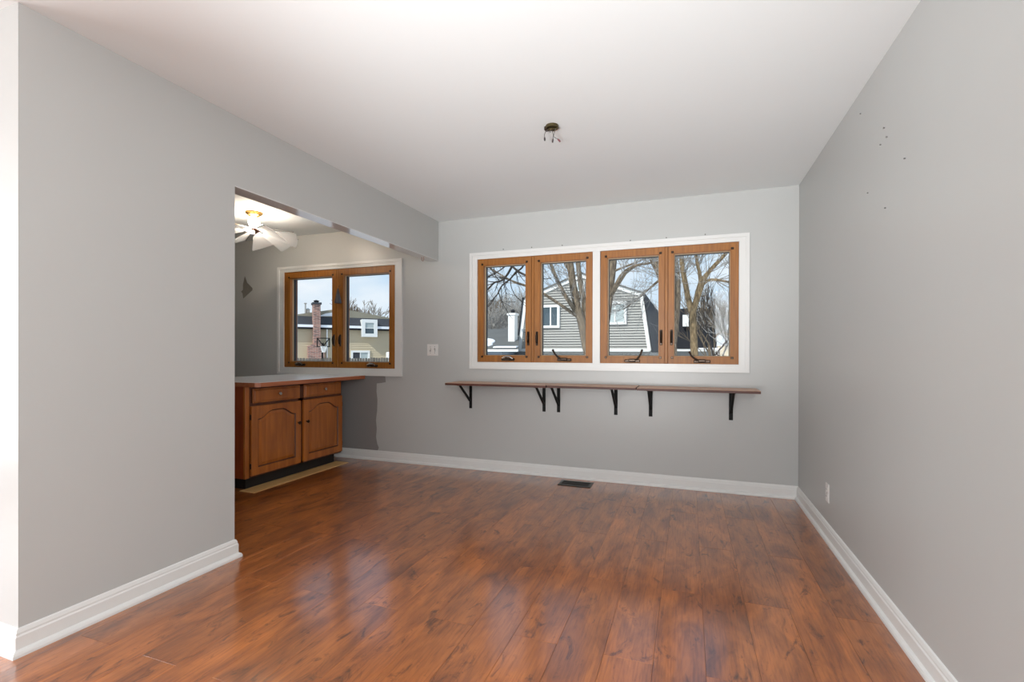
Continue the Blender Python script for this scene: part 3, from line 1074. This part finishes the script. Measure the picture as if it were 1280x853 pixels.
def gable_ends(z):
    def at(p, q):
        return p[0] + (q[0] - p[0]) * (z - p[1]) / (q[1] - p[1])
    z_ = max(1.24, min(z, 4.93))
    zl = GB[0] if z_ < 3.87 else GB[1]
    zr = GB[1] if z_ < 3.87 else GB[2]
    left = zl[0] + (zr[0] - zl[0]) * (z_ - zl[1]) / (zr[1] - zl[1])
    a, c = (GB[4], GB[3]) if z_ < 3.90 else (GB[3], GB[2])
    right = a[0] + (c[0] - a[0]) * (z_ - a[1]) / (c[1] - a[1])
    return left + 0.03, right - 0.03


def gable_board(e0, e1, z, zz):
    b = MB()
    b.v = [(e0[0], HY - 0.04, z), (e0[1], HY - 0.04, z), (e1[1], HY + 0.055, zz), (e1[0], HY + 0.055, zz),
           (e0[0], HY + 0.07, z), (e0[1], HY + 0.07, z), (e1[1], HY + 0.07, zz), (e1[0], HY + 0.07, zz)]
    for q in ((0, 1, 2, 3), (7, 6, 5, 4), (4, 5, 1, 0), (3, 2, 6, 7), (1, 5, 6, 2), (4, 0, 3, 7)):
        b.face(q)
    b.build('siding_board', 'siding', gh)


lap_boards(gh, 'siding', gable_ends, 1.30, 4.93, 0.13, gable_board)


def beam(b, p, q, w, y0, y1, mi=0):
    """board in the xz plane from p to q, width w, y0..y1"""
    d = (Vector(q) - Vector(p)).normalized()
    n = Vector((-d.y, d.x)) * w / 2
    P, Q = Vector(p), Vector(q)
    b.prism([tuple(P - n), tuple(Q - n), tuple(Q + n), tuple(P + n)], 'Y', y0, y1, mi)


for p, q in zip(GB, GB[1:]):
    b = MB()
    beam(b, p, q, 0.17, HY - 0.08, HY + 0.05)
    b.build('rake_board', 'house_white', gh)
# roof slopes
for (p, q), mm in zip(zip(GB, GB[1:]), ('shingle_black', 'shingle_grey', 'shingle_grey', 'shingle_black')):
    d = (Vector(q) - Vector(p)).normalized()
    n = Vector((-d.y, d.x))
    P, Q = Vector(p) + n * 0.085 - d * 0.10, Vector(q) + n * 0.085 + d * 0.10
    MB().prism([tuple(P), tuple(Q), tuple(Q + n * 0.07), tuple(P + n * 0.07)], 'Y', HY - 0.15, HY + 11).build('roof_slope', mm, gh)
MB().box(-8.4, HY - 0.06, 1.15, -1.75, HY + 0.05, 1.31).build('band_board', 'house_white', gh)
MB().prism([(HY - 1.2, 0.86), (HY + 0.05, 1.12), (HY + 0.05, 1.20), (HY - 1.2, 0.93)], 'X', -8.4, -1.75).build('skirt_roof', 'shingle_grey', gh)
MB().box(-8.4, HY - 1.30, 0.80, -1.75, HY - 1.19, 0.93).build('gutter', 'house_white', gh)
MB().box(-8.3, HY - 1.1, GZ, -1.85, HY + 0.1, 0.84).build('lower_wall', 'blue_grey', gh)


def house_window(parent, x0, z0, x1, z1, y, panes, tw=0.10, mat='pale_pane', split='v'):
    b = MB().ring((x0, z0, x1, z1), (x0 + tw, z0 + tw, x1 - tw, z1 - tw), y - 0.05, y + 0.14)
    if split == 'v':
        xm = x0 + (x1 - x0) * panes
        b.box(xm - 0.03, y - 0.03, z0 + tw, xm + 0.03, y + 0.05, z1 - tw)
    else:
        zm = z0 + (z1 - z0) * panes
        b.box(x0 + tw, y - 0.03, zm - 0.025, x1 - tw, y + 0.05, zm + 0.025)
    f = b.build('window', 'house_white', parent)
    MB().box(x0 + tw * 0.9, y + 0.0, z0 + tw * 0.9, x1 - tw * 0.9, y + 0.03, z1 - tw * 0.9).build('pane', mat, f)
    return f


house_window(gh, -7.36, 2.38, -6.17, 3.55, HY - 0.09, 0.60, 0.12, 'dark_pane')
house_window(gh, -3.95, 2.50, -2.84, 3.62, HY - 0.09, 0.5, 0.12, 'pale_pane')
house_window(gh, -5.30, 4.20, -4.90, 4.66, HY - 0.09, 0.5, 0.05, 'pale_pane')

# low dark roof with a white chimney beside it
lh = thing('low_roof_house', 'low dark-roofed wing with melting snow and a square white chimney', 'house', (-9.0, 22.5, GZ))
b = MB()
b.prism([(-14.0, 21.4), (-7.5, 21.4), (-8.32, 23.9), (-8.48, 25.5), (-14.0, 25.5)], 'Z', 0.0, 0.09)
b.v = [(p[0], p[1], p[2] + 1.25 + (p[1] - 21.4) * 0.2707) for p in b.v]
b.build('roof', 'shingle_grey', lh)
MB().box(-13.8, 21.8, GZ, -8.5, 25.4, 1.20).build('wall', 'blue_grey', lh)
MB().box(-14.0, 21.30, 1.16, -7.5, 21.40, 1.27).build('gutter', 'house_white', lh)
MB().prism([(21.30, 1.34), (21.55, 1.36), (21.75, 1.43), (21.55, 1.42), (21.32, 1.39)], 'X', -8.75, -7.6).build('snow_lip', 'snow', lh)
for (cx_, cy_, rx, ry, hz) in ((-9.75, 22.45, 0.62, 0.55, 0.16), (-9.45, 21.95, 0.42, 0.30, 0.13)):
    b = MB()
    zc = 1.34 + (cy_ - 21.4) * 0.2707
    prof = [(1.0, -0.10), (0.98, 0.25), (0.86, 0.55), (0.6, 0.85), (0.25, 1.0), (0.02, 1.02)]
    base = len(b.v)
    for r_, h_ in prof:
        for kk in range(16):
            aa = 2 * math.pi * kk / 16
            xx, yy = rx * r_ * math.cos(aa), ry * r_ * math.sin(aa)
            b.v.append((cx_ + xx, cy_ + yy, zc + yy * 0.27 + h_ * hz))
    for i in range(len(prof) - 1):
        for kk in range(16):
            k2 = (kk + 1) % 16
            b.face((base + i * 16 + kk, base + i * 16 + k2, base + (i + 1) * 16 + k2, base + (i + 1) * 16 + kk))
    b.face([base + (len(prof) - 1) * 16 + kk for kk in range(16)])
    b.build('snow_patch', 'snow', lh, True)
ch = MB().box(-8.47, 22.6, 1.50, -8.13, 23.05, 2.96).build('chimney', 'house_white', lh)
MB().bbox(-8.53, 22.54, 2.96, -8.07, 23.11, 3.08, 0.03).build('chimney_cap', 'house_white', ch)
MB().lathe([(0.09, 3.08), (0.09, 3.18), (0.13, 3.21), (0.03, 3.28)], (-8.30, 22.82, 0), 'Z', 12).build('flue', 'shingle_black', ch)

# dark house further back on the right
dh = thing('dark_roof_house', 'dark house with steep black mansard roof behind the forked tree', 'house', (0.4, 38, GZ))
MB().box(-1.6, 36.3, GZ, 1.75, 43, 1.5).build('wall', 'siding', dh)
MB().prism([(-1.9, 1.42), (1.84, 1.42), (1.55, 4.08), (0.5, 4.28), (-1.5, 4.15)], 'Y', 36.0, 43).build('mansard_roof', 'shingle_black', dh)
MB().box(0.55, 35.85, 1.36, 1.88, 36.05, 1.46).build('snow_lip', 'snow', dh)
MB().box(-1.9, 35.9, 1.22, 1.86, 36.1, 1.37).build('gutter', 'house_white', dh)
MB().box(-0.42, 35.6, 2.95, -0.02, 36.2, 3.75).build('dormer', 'house_white', dh)
tag(MB().box(-8, 60, GZ, 14, 68, 1.9).build('distant_house', 'tan_siding'), 'pale distant building beyond the garden trees', 'house')

# tan house seen through the kitchen window, turned to face the camera
th = thing('tan_house', 'tan sided house with brick chimney seen through the kitchen window', 'house', (-21.69, 26.18, 0))
TH = Matrix.Translation((-21.69, 26.18, 0)) @ Matrix.Rotation(R(49), 4, 'Z')   # local x runs along the facade, local y away


def th_build(b, name, mat, parent=th, smooth=False):
    b.v = [tuple(TH @ Vector(p)) for p in b.v]
    return b.build(name, mat, parent, smooth)


th_build(MB().box(-9, 0.06, GZ, 8, 8, 2.70), 'wall', 'tan_siding')
z = 0.0
while z < 2.55:
    b = MB()
    b.prism([(0.06, z), (0.015, z), (0.045, min(2.62, z + 0.15)), (0.06, min(2.62, z + 0.15))], 'X', -9, 8)
    th_build(b, 'siding_board', 'tan_siding')
    z += 0.15
th_build(MB().box(-9.2, -0.25, 2.60, 8.2, 0.06, 2.70), 'toned_soffit', 'shingle_black')  # blackened: eave shadow put into the colour
th_build(MB().prism([(-0.30, 2.70), (0.35, 3.44), (0.45, 3.44), (0.45, 2.70)], 'X', -9.2, 8.2), 'mansard', 'shingle')
th_build(MB().box(-9.2, -0.40, 2.70, 8.2, -0.27, 2.86), 'snowy_gutter', 'snow')
th_build(MB().prism([(-9.2, 3.42), (8.2, 3.42), (3.4, 3.52), (0.9, 3.92), (-0.5, 3.92), (-3.0, 3.46)], 'Y', 0.35, 9), 'upper_roof', 'shingle_tan')
th_build(MB().prism([(-1.30, 3.46), (-0.45, 3.50), (-0.40, 3.74), (-0.85, 3.66), (-1.1, 3.55)], 'Y', 0.31, 0.36), 'roof_snow', 'snow')
ck = th_build(MB().box(-1.70, -0.55, 1.55, -1.28, 0.2, 4.22), 'brick_chimney', 'brick')
th_build(MB().prism([(-2.02, GZ), (-1.05, GZ), (-1.05, 1.45), (-1.28, 1.62), (-1.70, 1.62), (-2.02, 1.50)], 'Y', -0.62, 0.1), 'chimney_base', 'brick', ck)
th_build(MB().box(-1.76, -0.62, 4.16, -1.22, 0.26, 4.28), 'chimney_crown', 'shingle', ck)
th_build(MB().lathe([(0.14, 4.28), (0.14, 4.36), (0.20, 4.40), (0.05, 4.46)], (-1.49, -0.2, 0), 'Z', 10), 'chimney_cap', 'shingle_black', ck)
th_build(MB().lathe([(0.05, 3.5), (0.05, 4.24), (0.09, 4.26), (0.09, 4.32)], (-2.06, 0.6, 0), 'Z', 10), 'vent_pipe', 'nickel')
th_build(MB().lathe([(0.12, 3.5), (0.12, 3.88), (0.16, 3.90), (0.04, 3.99)], (-1.90, 0.7, 0), 'Z', 10), 'vent_hood', 'nickel')
th_build(MB().lathe([(0.05, GZ), (0.05, 2.75)], (-0.83, -0.12, 0), 'Z', 8), 'downspout', 'house_white')


def th_window(x0, z0, x1, z1, y, tw, split, mat, panes=0.5):
    b = MB().ring((x0, z0, x1, z1), (x0 + tw, z0 + tw, x1 - tw, z1 - tw), y - 0.06, y + 0.10)
    if split == 'h':
        b.box(x0 + tw, y - 0.02, (z0 + z1) / 2 - 0.02, x1 - tw, y + 0.05, (z0 + z1) / 2 + 0.02)
    else:
        b.box((x0 + x1) / 2 - 0.03, y - 0.02, z0 + tw, (x0 + x1) / 2 + 0.03, y + 0.05, z1 - tw)
    f = th_build(b, 'window', 'house_white')
    if split == 'h':
        th_build(MB().box(x0 + tw * 0.8, y, z0 + tw * 0.8, x1 - tw * 0.8, y + 0.03, (z0 + z1) / 2), 'pane', 'dark_pane', f)
        th_build(MB().box(x0 + tw * 0.8, y, (z0 + z1) / 2, x1 - tw * 0.8, y + 0.03, z1 - tw * 0.8), 'pane', 'pale_pane', f)
    else:
        th_build(MB().box(x0 + tw * 0.8, y, z0 + tw * 0.8, (x0 + x1) / 2, y + 0.03, z1 - tw * 0.8), 'pane', 'shingle', f)
        th_build(MB().box((x0 + x1) / 2, y, z0 + tw * 0.8, x1 - tw * 0.8, y + 0.03, z1 - tw * 0.8), 'pane', 'pale_pane', f)


th_window(1.30, 2.14, 2.33, 3.31, -0.45, 0.22, 'h', 'dark_pane')
th_build(MB().box(1.34, -0.40, 2.16, 2.29, 0.5, 3.30), 'dormer', 'house_white')
th_window(0.69, 0.55, 1.93, 1.22, 0.0, 0.13, 'v', 'dark_pane')
tag(th_build(MB().bbox(2.85, -1.2, GZ, 3.45, -0.7, 1.13, 0.05), 'utility_box', 'house_white', None), 'white utility box standing against the tan house', 'utility box')

# basketball hoop in front of it
bh = thing('basketball_hoop', 'basketball hoop on a black pole in front of the brick chimney', 'basketball hoop', tuple(TH @ Vector((-0.85, -4.4, GZ))))
HB, HX = -4.6, -1.66
th_build(MB().lathe([(0.05, GZ), (0.05, 1.25)], (HX, HB + 0.35, 0), 'Z', 10), 'pole', 'iron', bh)
th_build(MB().tube([(HX, HB + 0.35, 1.22), (HX, HB + 0.05, 1.62)], 0.04, 8), 'arm', 'iron', bh)
bd = th_build(MB().box(HX - 0.32, HB, 1.42, HX + 0.34, HB + 0.03, 1.90), 'backboard', 'glass', bh)
th_build(MB().ring((HX - 0.34, 1.40, HX + 0.36, 1.92), (HX - 0.29, 1.45, HX + 0.31, 1.87), HB - 0.02, HB + 0.05), 'backboard_frame', 'iron', bd)
for sx in (-0.30, 0.32):
    th_build(MB().tube([(HX + sx, HB - 0.03, 1.88), (HX, HB - 0.03, 1.46)], 0.03, 6), 'brace', 'iron', bh)
rim = [(HX + 0.17 * math.cos(R(a)), HB - 0.20 + 0.17 * math.sin(R(a)), 1.46) for a in range(0, 361, 24)]
rm = th_build(MB().tube(rim, 0.012, 6, False), 'rim', 'shingle_black', bh)
b = MB()
for q in range(12):
    a, a2 = R(q * 30), R(q * 30 + 45)
    for aa in (a2, a - R(45)):
        b.tube([(HX + 0.17 * math.cos(a), HB - 0.20 + 0.17 * math.sin(a), 1.45), (HX + 0.13 * math.cos((a + aa) / 2), HB - 0.20 + 0.13 * math.sin((a + aa) / 2), 1.28),
                (HX + 0.08 * math.cos(aa), HB - 0.20 + 0.08 * math.sin(aa), 1.10)], 0.009, 4)
th_build(b, 'net', 'house_white', rm)

# picket fence across the yard
fe = thing('yard_fence', 'weathered grey board fence in front of the tan house', 'fence', tuple(TH @ Vector((0, -9, GZ))))
rng = random.Random(4)
x = -4.2
while x < 2.8:
    hgt = 0.83 + rng.uniform(-0.02, 0.02)
    th_build(MB().prism([(x, GZ), (x + 0.115, GZ), (x + 0.115, hgt - 0.03), (x + 0.09, hgt), (x + 0.025, hgt), (x, hgt - 0.03)], 'Y', -9.0, -8.98), 'fence_board', 'fence', fe)
    x += 0.13
for zz in (-0.6, 0.45):
    th_build(MB().box(-4.2, -8.98, zz, 2.8, -8.93, zz + 0.08), 'rail', 'fence', fe)


# ---- trees
def smooth_path(pts, n=5):
    """Catmull-Rom through (x, y, z, r)"""
    P = [Vector(p) for p in pts]
    P = [P[0] * 2 - P[1]] + P + [P[-1] * 2 - P[-2]]
    out = []
    for i in range(1, len(P) - 2):
        for k in range(n):
            t = k / n
            a, b_, c, d = P[i - 1], P[i], P[i + 1], P[i + 2]
            out.append(0.5 * ((2 * b_) + (c - a) * t + (2 * a - 5 * b_ + 4 * c - d) * t * t + (3 * b_ - a - 3 * c + d) * t ** 3))
    out.append(P[-2])
    return out


def limb(b, pts, sides=8, n=4):
    q = smooth_path([Vector(p) for p in pts], n)
    b.tube([v.to_3d() if len(v) == 3 else (v[0], v[1], v[2]) for v in q], [max(0.004, v[3]) for v in q], sides)


def grow(b, p, d, r, length, depth, rng, spread=0.55, up=0.12, minr=0.005):
    """one branch with wander, then its children"""
    n = 4
    pts, rad = [Vector(p)], [r]
    d = Vector(d).normalized()
    for i in range(n):
        d = (d + Vector((rng.uniform(-1, 1), rng.uniform(-1, 1), rng.uniform(-0.6, 0.8) + up)) * 0.16).normalized()
        pts.append(pts[-1] + d * length / n)
        rad.append(max(minr, r * (1 - 0.45 * (i + 1) / n)))
    b.tube(pts, rad, 6 if r > 0.04 else (4 if r > 0.015 else 3), r > 0.03)
    if depth <= 0:
        return
    for k in range(rng.choice((2, 3, 3))):
        i = rng.randint(2, n)
        nd = (d + Vector((rng.uniform(-1, 1), rng.uniform(-1, 1), rng.uniform(-0.5, 0.9))) * spread * 1.3).normalized()
        grow(b, pts[i], nd, max(minr, rad[i] * rng.uniform(0.5, 0.72)), length * rng.uniform(0.6, 0.85), depth - 1, rng, spread, up, minr)
    grow(b, pts[-1], d, max(minr, rad[-1] * 0.85), length * 0.75, depth - 1, rng, spread, up, minr)


def twig_spray(b, limbs, rng, count, length, depth, r=0.012, spread=0.7, lo=0.35, minr=0.004):
    for k in range(count):
        pts = rng.choice(limbs)
        q = smooth_path([Vector(p) for p in pts], 6)
        i = rng.randint(int(len(q) * lo), len(q) - 2)
        t = Vector((q[i + 1] - q[i])[:3]).normalized()
        dd = (t + Vector((rng.uniform(-1, 1), rng.uniform(-1, 1), rng.uniform(-0.7, 1.0)))).normalized()
        grow(b, q[i][:3], dd, r, length * rng.uniform(0.6, 1.2), depth, rng, spread, 0.1, minr)


def v4(x, y, z, r):
    return Vector((x, y, z, r))


def big_tree(name, label, trunk, limbs, seed, twigs, mat='bark', tmat='bark_dark', tl=0.7, td=2):
    t = thing(name, label, 'tree', (trunk[0][0], trunk[0][1], GZ), 'bare trees outside the dining windows')
    b = MB()
    limb(b, trunk, 10)
    b.build('trunk', mat, t, True)
    b = MB()
    for l in limbs:
        limb(b, l, 8)
    b.build('limbs', mat, t, True)
    b = MB()
    twig_spray(b, limbs, random.Random(seed), twigs, tl, td)
    b.build('twigs', tmat, t)
    return t


Y = 11.0
big_tree('bare_tree', 'large multi-stemmed bare tree with grey bark between the two dining windows',
         [v4(-1.98, Y, GZ - 0.1, 0.30), v4(-1.98, Y, 0.2, 0.24), v4(-2.03, Y, 0.9, 0.20)],
         [[v4(-2.04, Y, 0.8, 0.15), v4(-2.20, Y, 1.30, 0.115), v4(-2.30, Y, 1.75, 0.100), v4(-2.45, Y, 2.30, 0.088), v4(-2.56, Y, 2.95, 0.082), v4(-2.62, Y, 3.6, 0.07), v4(-2.75, Y + 0.2, 5.0, 0.05), v4(-2.8, Y, 6.5, 0.03)],
          [v4(-2.30, Y, 1.80, 0.06), v4(-2.52, Y - 0.1, 2.20, 0.050), v4(-2.76, Y - 0.1, 2.58, 0.046), v4(-3.03, Y - 0.1, 3.21, 0.04), v4(-3.3, Y, 4.2, 0.03)],
          [v4(-2.40, Y, 2.35, 0.05), v4(-2.60, Y + 0.2, 2.95, 0.042), v4(-2.80, Y + 0.2, 3.35, 0.036), v4(-3.1, Y + 0.2, 4.2, 0.025)],
          [v4(-2.36, Y, 1.92, 0.045), v4(-2.75, Y - 0.3, 2.22, 0.036), v4(-3.24, Y - 0.6, 2.55, 0.03), v4(-3.7, Y - 1.0, 2.72, 0.024), v4(-4.2, Y - 1.2, 3.05, 0.016)],
          [v4(-2.10, Y, 1.1, 0.09), v4(-2.13, Y + 0.1, 1.6, 0.08), v4(-2.25, Y + 0.1, 2.1, 0.07), v4(-2.36, Y + 0.1, 2.7, 0.06), v4(-2.42, Y, 3.5, 0.05), v4(-2.4, Y, 5, 0.03)],
          [v4(-1.98, Y, 0.8, 0.15), v4(-1.86, Y, 1.40, 0.115), v4(-1.77, Y, 1.87, 0.10), v4(-1.68, Y, 2.55, 0.090), v4(-1.60, Y, 3.22, 0.080), v4(-1.5, Y, 4.4, 0.06), v4(-1.4, Y, 6.0, 0.03)],
          [v4(-1.69, Y, 2.38, 0.06), v4(-1.52, Y - 0.2, 2.58, 0.055), v4(-1.38, Y - 0.3, 2.78, 0.06), v4(-1.24, Y - 0.3, 2.93, 0.040), v4(-1.02, Y - 0.4, 3.0, 0.028), v4(-0.72, Y - 0.4, 3.03, 0.02)],
          [v4(-1.62, Y, 2.95, 0.03), v4(-1.40, Y, 3.03, 0.024), v4(-1.02, Y, 3.16, 0.02), v4(-0.6, Y, 3.35, 0.014)]],
         5, 80, 'bark', 'twig', 0.55, 2)
Y = 12.0
big_tree('bare_tree', 'tan-barked bare tree with a forked trunk near the side wall corner',
         [v4(0.16, Y, GZ - 0.1, 0.16), v4(0.14, Y, 0.5, 0.10), v4(0.11, Y, 1.3, 0.086), v4(0.09, Y, 1.9, 0.078), v4(0.06, Y, 2.15, 0.078)],
         [[v4(0.06, Y, 2.08, 0.075), v4(-0.02, Y, 2.40, 0.062), v4(-0.10, Y, 2.84, 0.060), v4(-0.16, Y, 3.21, 0.055), v4(-0.2, Y, 4.0, 0.04), v4(-0.3, Y, 5.4, 0.02)],
          [v4(0.07, Y, 2.05, 0.07), v4(0.16, Y, 2.35, 0.068), v4(0.27, Y, 2.74, 0.075), v4(0.40, Y, 2.96, 0.050), v4(0.58, Y, 3.17, 0.044), v4(0.82, Y, 3.45, 0.036), v4(1.2, Y, 4.1, 0.02)],
          [v4(0.26, Y, 2.72, 0.05), v4(0.22, Y, 3.0, 0.040), v4(0.16, Y, 3.30, 0.034), v4(0.1, Y, 4.0, 0.02)],
          [v4(0.28, Y, 2.70, 0.04), v4(0.42, Y, 2.80, 0.032), v4(0.60, Y, 2.80, 0.030), v4(0.90, Y, 2.75, 0.024), v4(1.3, Y, 2.9, 0.014)],
          [v4(0.62, Y + 1.0, 1.55, 0.022), v4(0.72, Y + 0.8, 1.62, 0.020), v4(0.86, Y + 0.6, 1.58, 0.028), v4(1.1, Y + 0.5, 1.55, 0.035)]],
         9, 105, 'bark_tan', 'twig', 0.55, 2)
Y = 14.0
big_tree('bare_tree', 'leaning bare tree rising behind the middle sash of the dining window',
         [v4(-0.40, Y, GZ - 0.1, 0.22), v4(-0.44, Y, 0.6, 0.17), v4(-0.46, Y, 1.4, 0.15)],
         [[v4(-0.46, Y, 1.3, 0.13), v4(-0.56, Y, 2.48, 0.11), v4(-0.72, Y, 3.26, 0.12), v4(-0.93, Y, 3.78, 0.13), v4(-1.2, Y, 4.6, 0.09), v4(-1.5, Y, 6, 0.04)],
          [v4(-0.44, Y, 1.3, 0.12), v4(-0.34, Y, 2.25, 0.11), v4(-0.33, Y, 3.13, 0.11), v4(-0.38, Y, 3.9, 0.09), v4(-0.3, Y, 5.4, 0.05)],
          [v4(-0.70, Y, 3.2, 0.04), v4(-0.95, Y, 3.0, 0.03), v4(-1.3, Y, 2.7, 0.022), v4(-1.75, Y, 2.35, 0.014)]],
         14, 80, 'bark', 'twig', 0.7, 2)

# dark overhanging boughs of a tree standing beside the dining window
Y = 9.0
big_tree('bare_tree', 'dark-barked bare tree whose boughs hang before the white chimney',
         [v4(-3.66, Y + 2.6, GZ - 0.1, 0.20), v4(-3.60, Y + 2.4, 1.0, 0.075), v4(-3.35, Y + 1.6, 3.0, 0.065), v4(-3.03, Y + 0.6, 3.75, 0.06)],
         [[v4(-3.06, Y + 0.7, 3.65, 0.05), v4(-3.16, Y, 3.02, 0.026), v4(-3.29, Y, 2.84, 0.024), v4(-3.40, Y, 2.67, 0.022), v4(-3.53, Y, 2.56, 0.020), v4(-3.67, Y, 2.53, 0.018), v4(-3.86, Y, 2.36, 0.015), v4(-4.2, Y, 2.1, 0.01)],
          [v4(-3.04, Y + 0.6, 3.65, 0.04), v4(-3.04, Y, 2.87, 0.020), v4(-3.21, Y, 2.72, 0.019), v4(-3.34, Y, 2.58, 0.017), v4(-3.51, Y, 2.46, 0.015), v4(-3.60, Y, 2.30, 0.012), v4(-3.75, Y, 2.15, 0.008)],
          [v4(-3.33, Y, 2.59, 0.010), v4(-3.32, Y, 2.50, 0.009), v4(-3.30, Y, 2.40, 0.008), v4(-3.24, Y, 2.28, 0.006)],
          [v4(-3.05, Y + 0.6, 3.7, 0.03), v4(-3.22, Y + 0.2, 3.1, 0.014), v4(-3.46, Y, 2.83, 0.012), v4(-3.66, Y, 2.72, 0.011), v4(-3.90, Y, 2.64, 0.008)],
          [v4(-3.36, Y, 2.92, 0.022), v4(-3.22, Y - 0.1, 2.79, 0.022), v4(-3.04, Y - 0.2, 2.66, 0.022), v4(-2.7, Y - 0.3, 2.5, 0.02)]],
         21, 26, 'bark_dark', 'bark_dark', 0.35, 1)

# thin-branched garden trees further away
spots = [(-12.9, 29.5, 5.6, 'twig'), (-12.4, 37.5, 6.6, 'twig'), (-17.6, 41, 7.0, 'bark'), (-25.5, 59, 9.6, 'twig'), (-16.4, 49.5, 8.2, 'twig'),
         (1.0, 22, 4.6, 'bark_dark'), (2.6, 26, 5.2, 'twig'), (1.2, 31, 5.4, 'bark'), (0.6, 50, 8.0, 'twig'), (3.6, 34, 6.0, 'bark'), (-4.4, 46, 6.5, 'twig')]
for q, (x, y, hgt, mt) in enumerate(spots):
    rng = random.Random(100 + q)
    left = x < -9
    t = thing('garden_tree', 'thin-branched bare tree behind the low dark roof' if left else 'thin-branched bare garden tree beyond the forked tan-barked tree', 'tree', (x, y, GZ),
              'thicket behind the low dark roof' if left else 'garden trees behind the forked tree')
    r0 = 0.09
    MB().tube([(x, y, GZ), (x + 0.05, y, GZ + hgt * 0.25), (x + rng.uniform(-0.2, 0.2), y, GZ + hgt * 0.5)], [r0 * 1.3, r0, r0 * 0.8], 7).build('trunk', mt, t, True)
    b = MB()
    for s in range(9 if left else 4):
        a = rng.uniform(0, 2 * math.pi)
        grow(b, (x, y, GZ + hgt * rng.uniform(0.22, 0.48)), (math.cos(a) * 0.7, math.sin(a) * 0.5, 1.0), 0.05, hgt * (0.24 if left else 0.30), 4 if left else 3, rng, 0.6, 0.15, 0.012 if left else 0.010)
    b.build('branches', mt, t)

# bare tree behind the tan house
rng = random.Random(77)
P = TH @ Vector((4.1, 13.5, GZ))
t = thing('garden_tree', 'bare tree rising behind the roof of the tan house', 'tree', tuple(P))
MB().tube([tuple(P), tuple(P + Vector((0, 0, 3.0)))], [0.2, 0.13], 7).build('trunk', 'bark', t, True)
b = MB()
for s in range(6):
    a = rng.uniform(0, 2 * math.pi)
    grow(b, tuple(P + Vector((0, 0, 2.2 + 0.15 * s))), (math.cos(a) * 0.7, math.sin(a) * 0.7, 1.0), 0.07, 1.75, 4, rng, 0.55, 0.1, 0.016)
b.build('branches', 'bark', t)
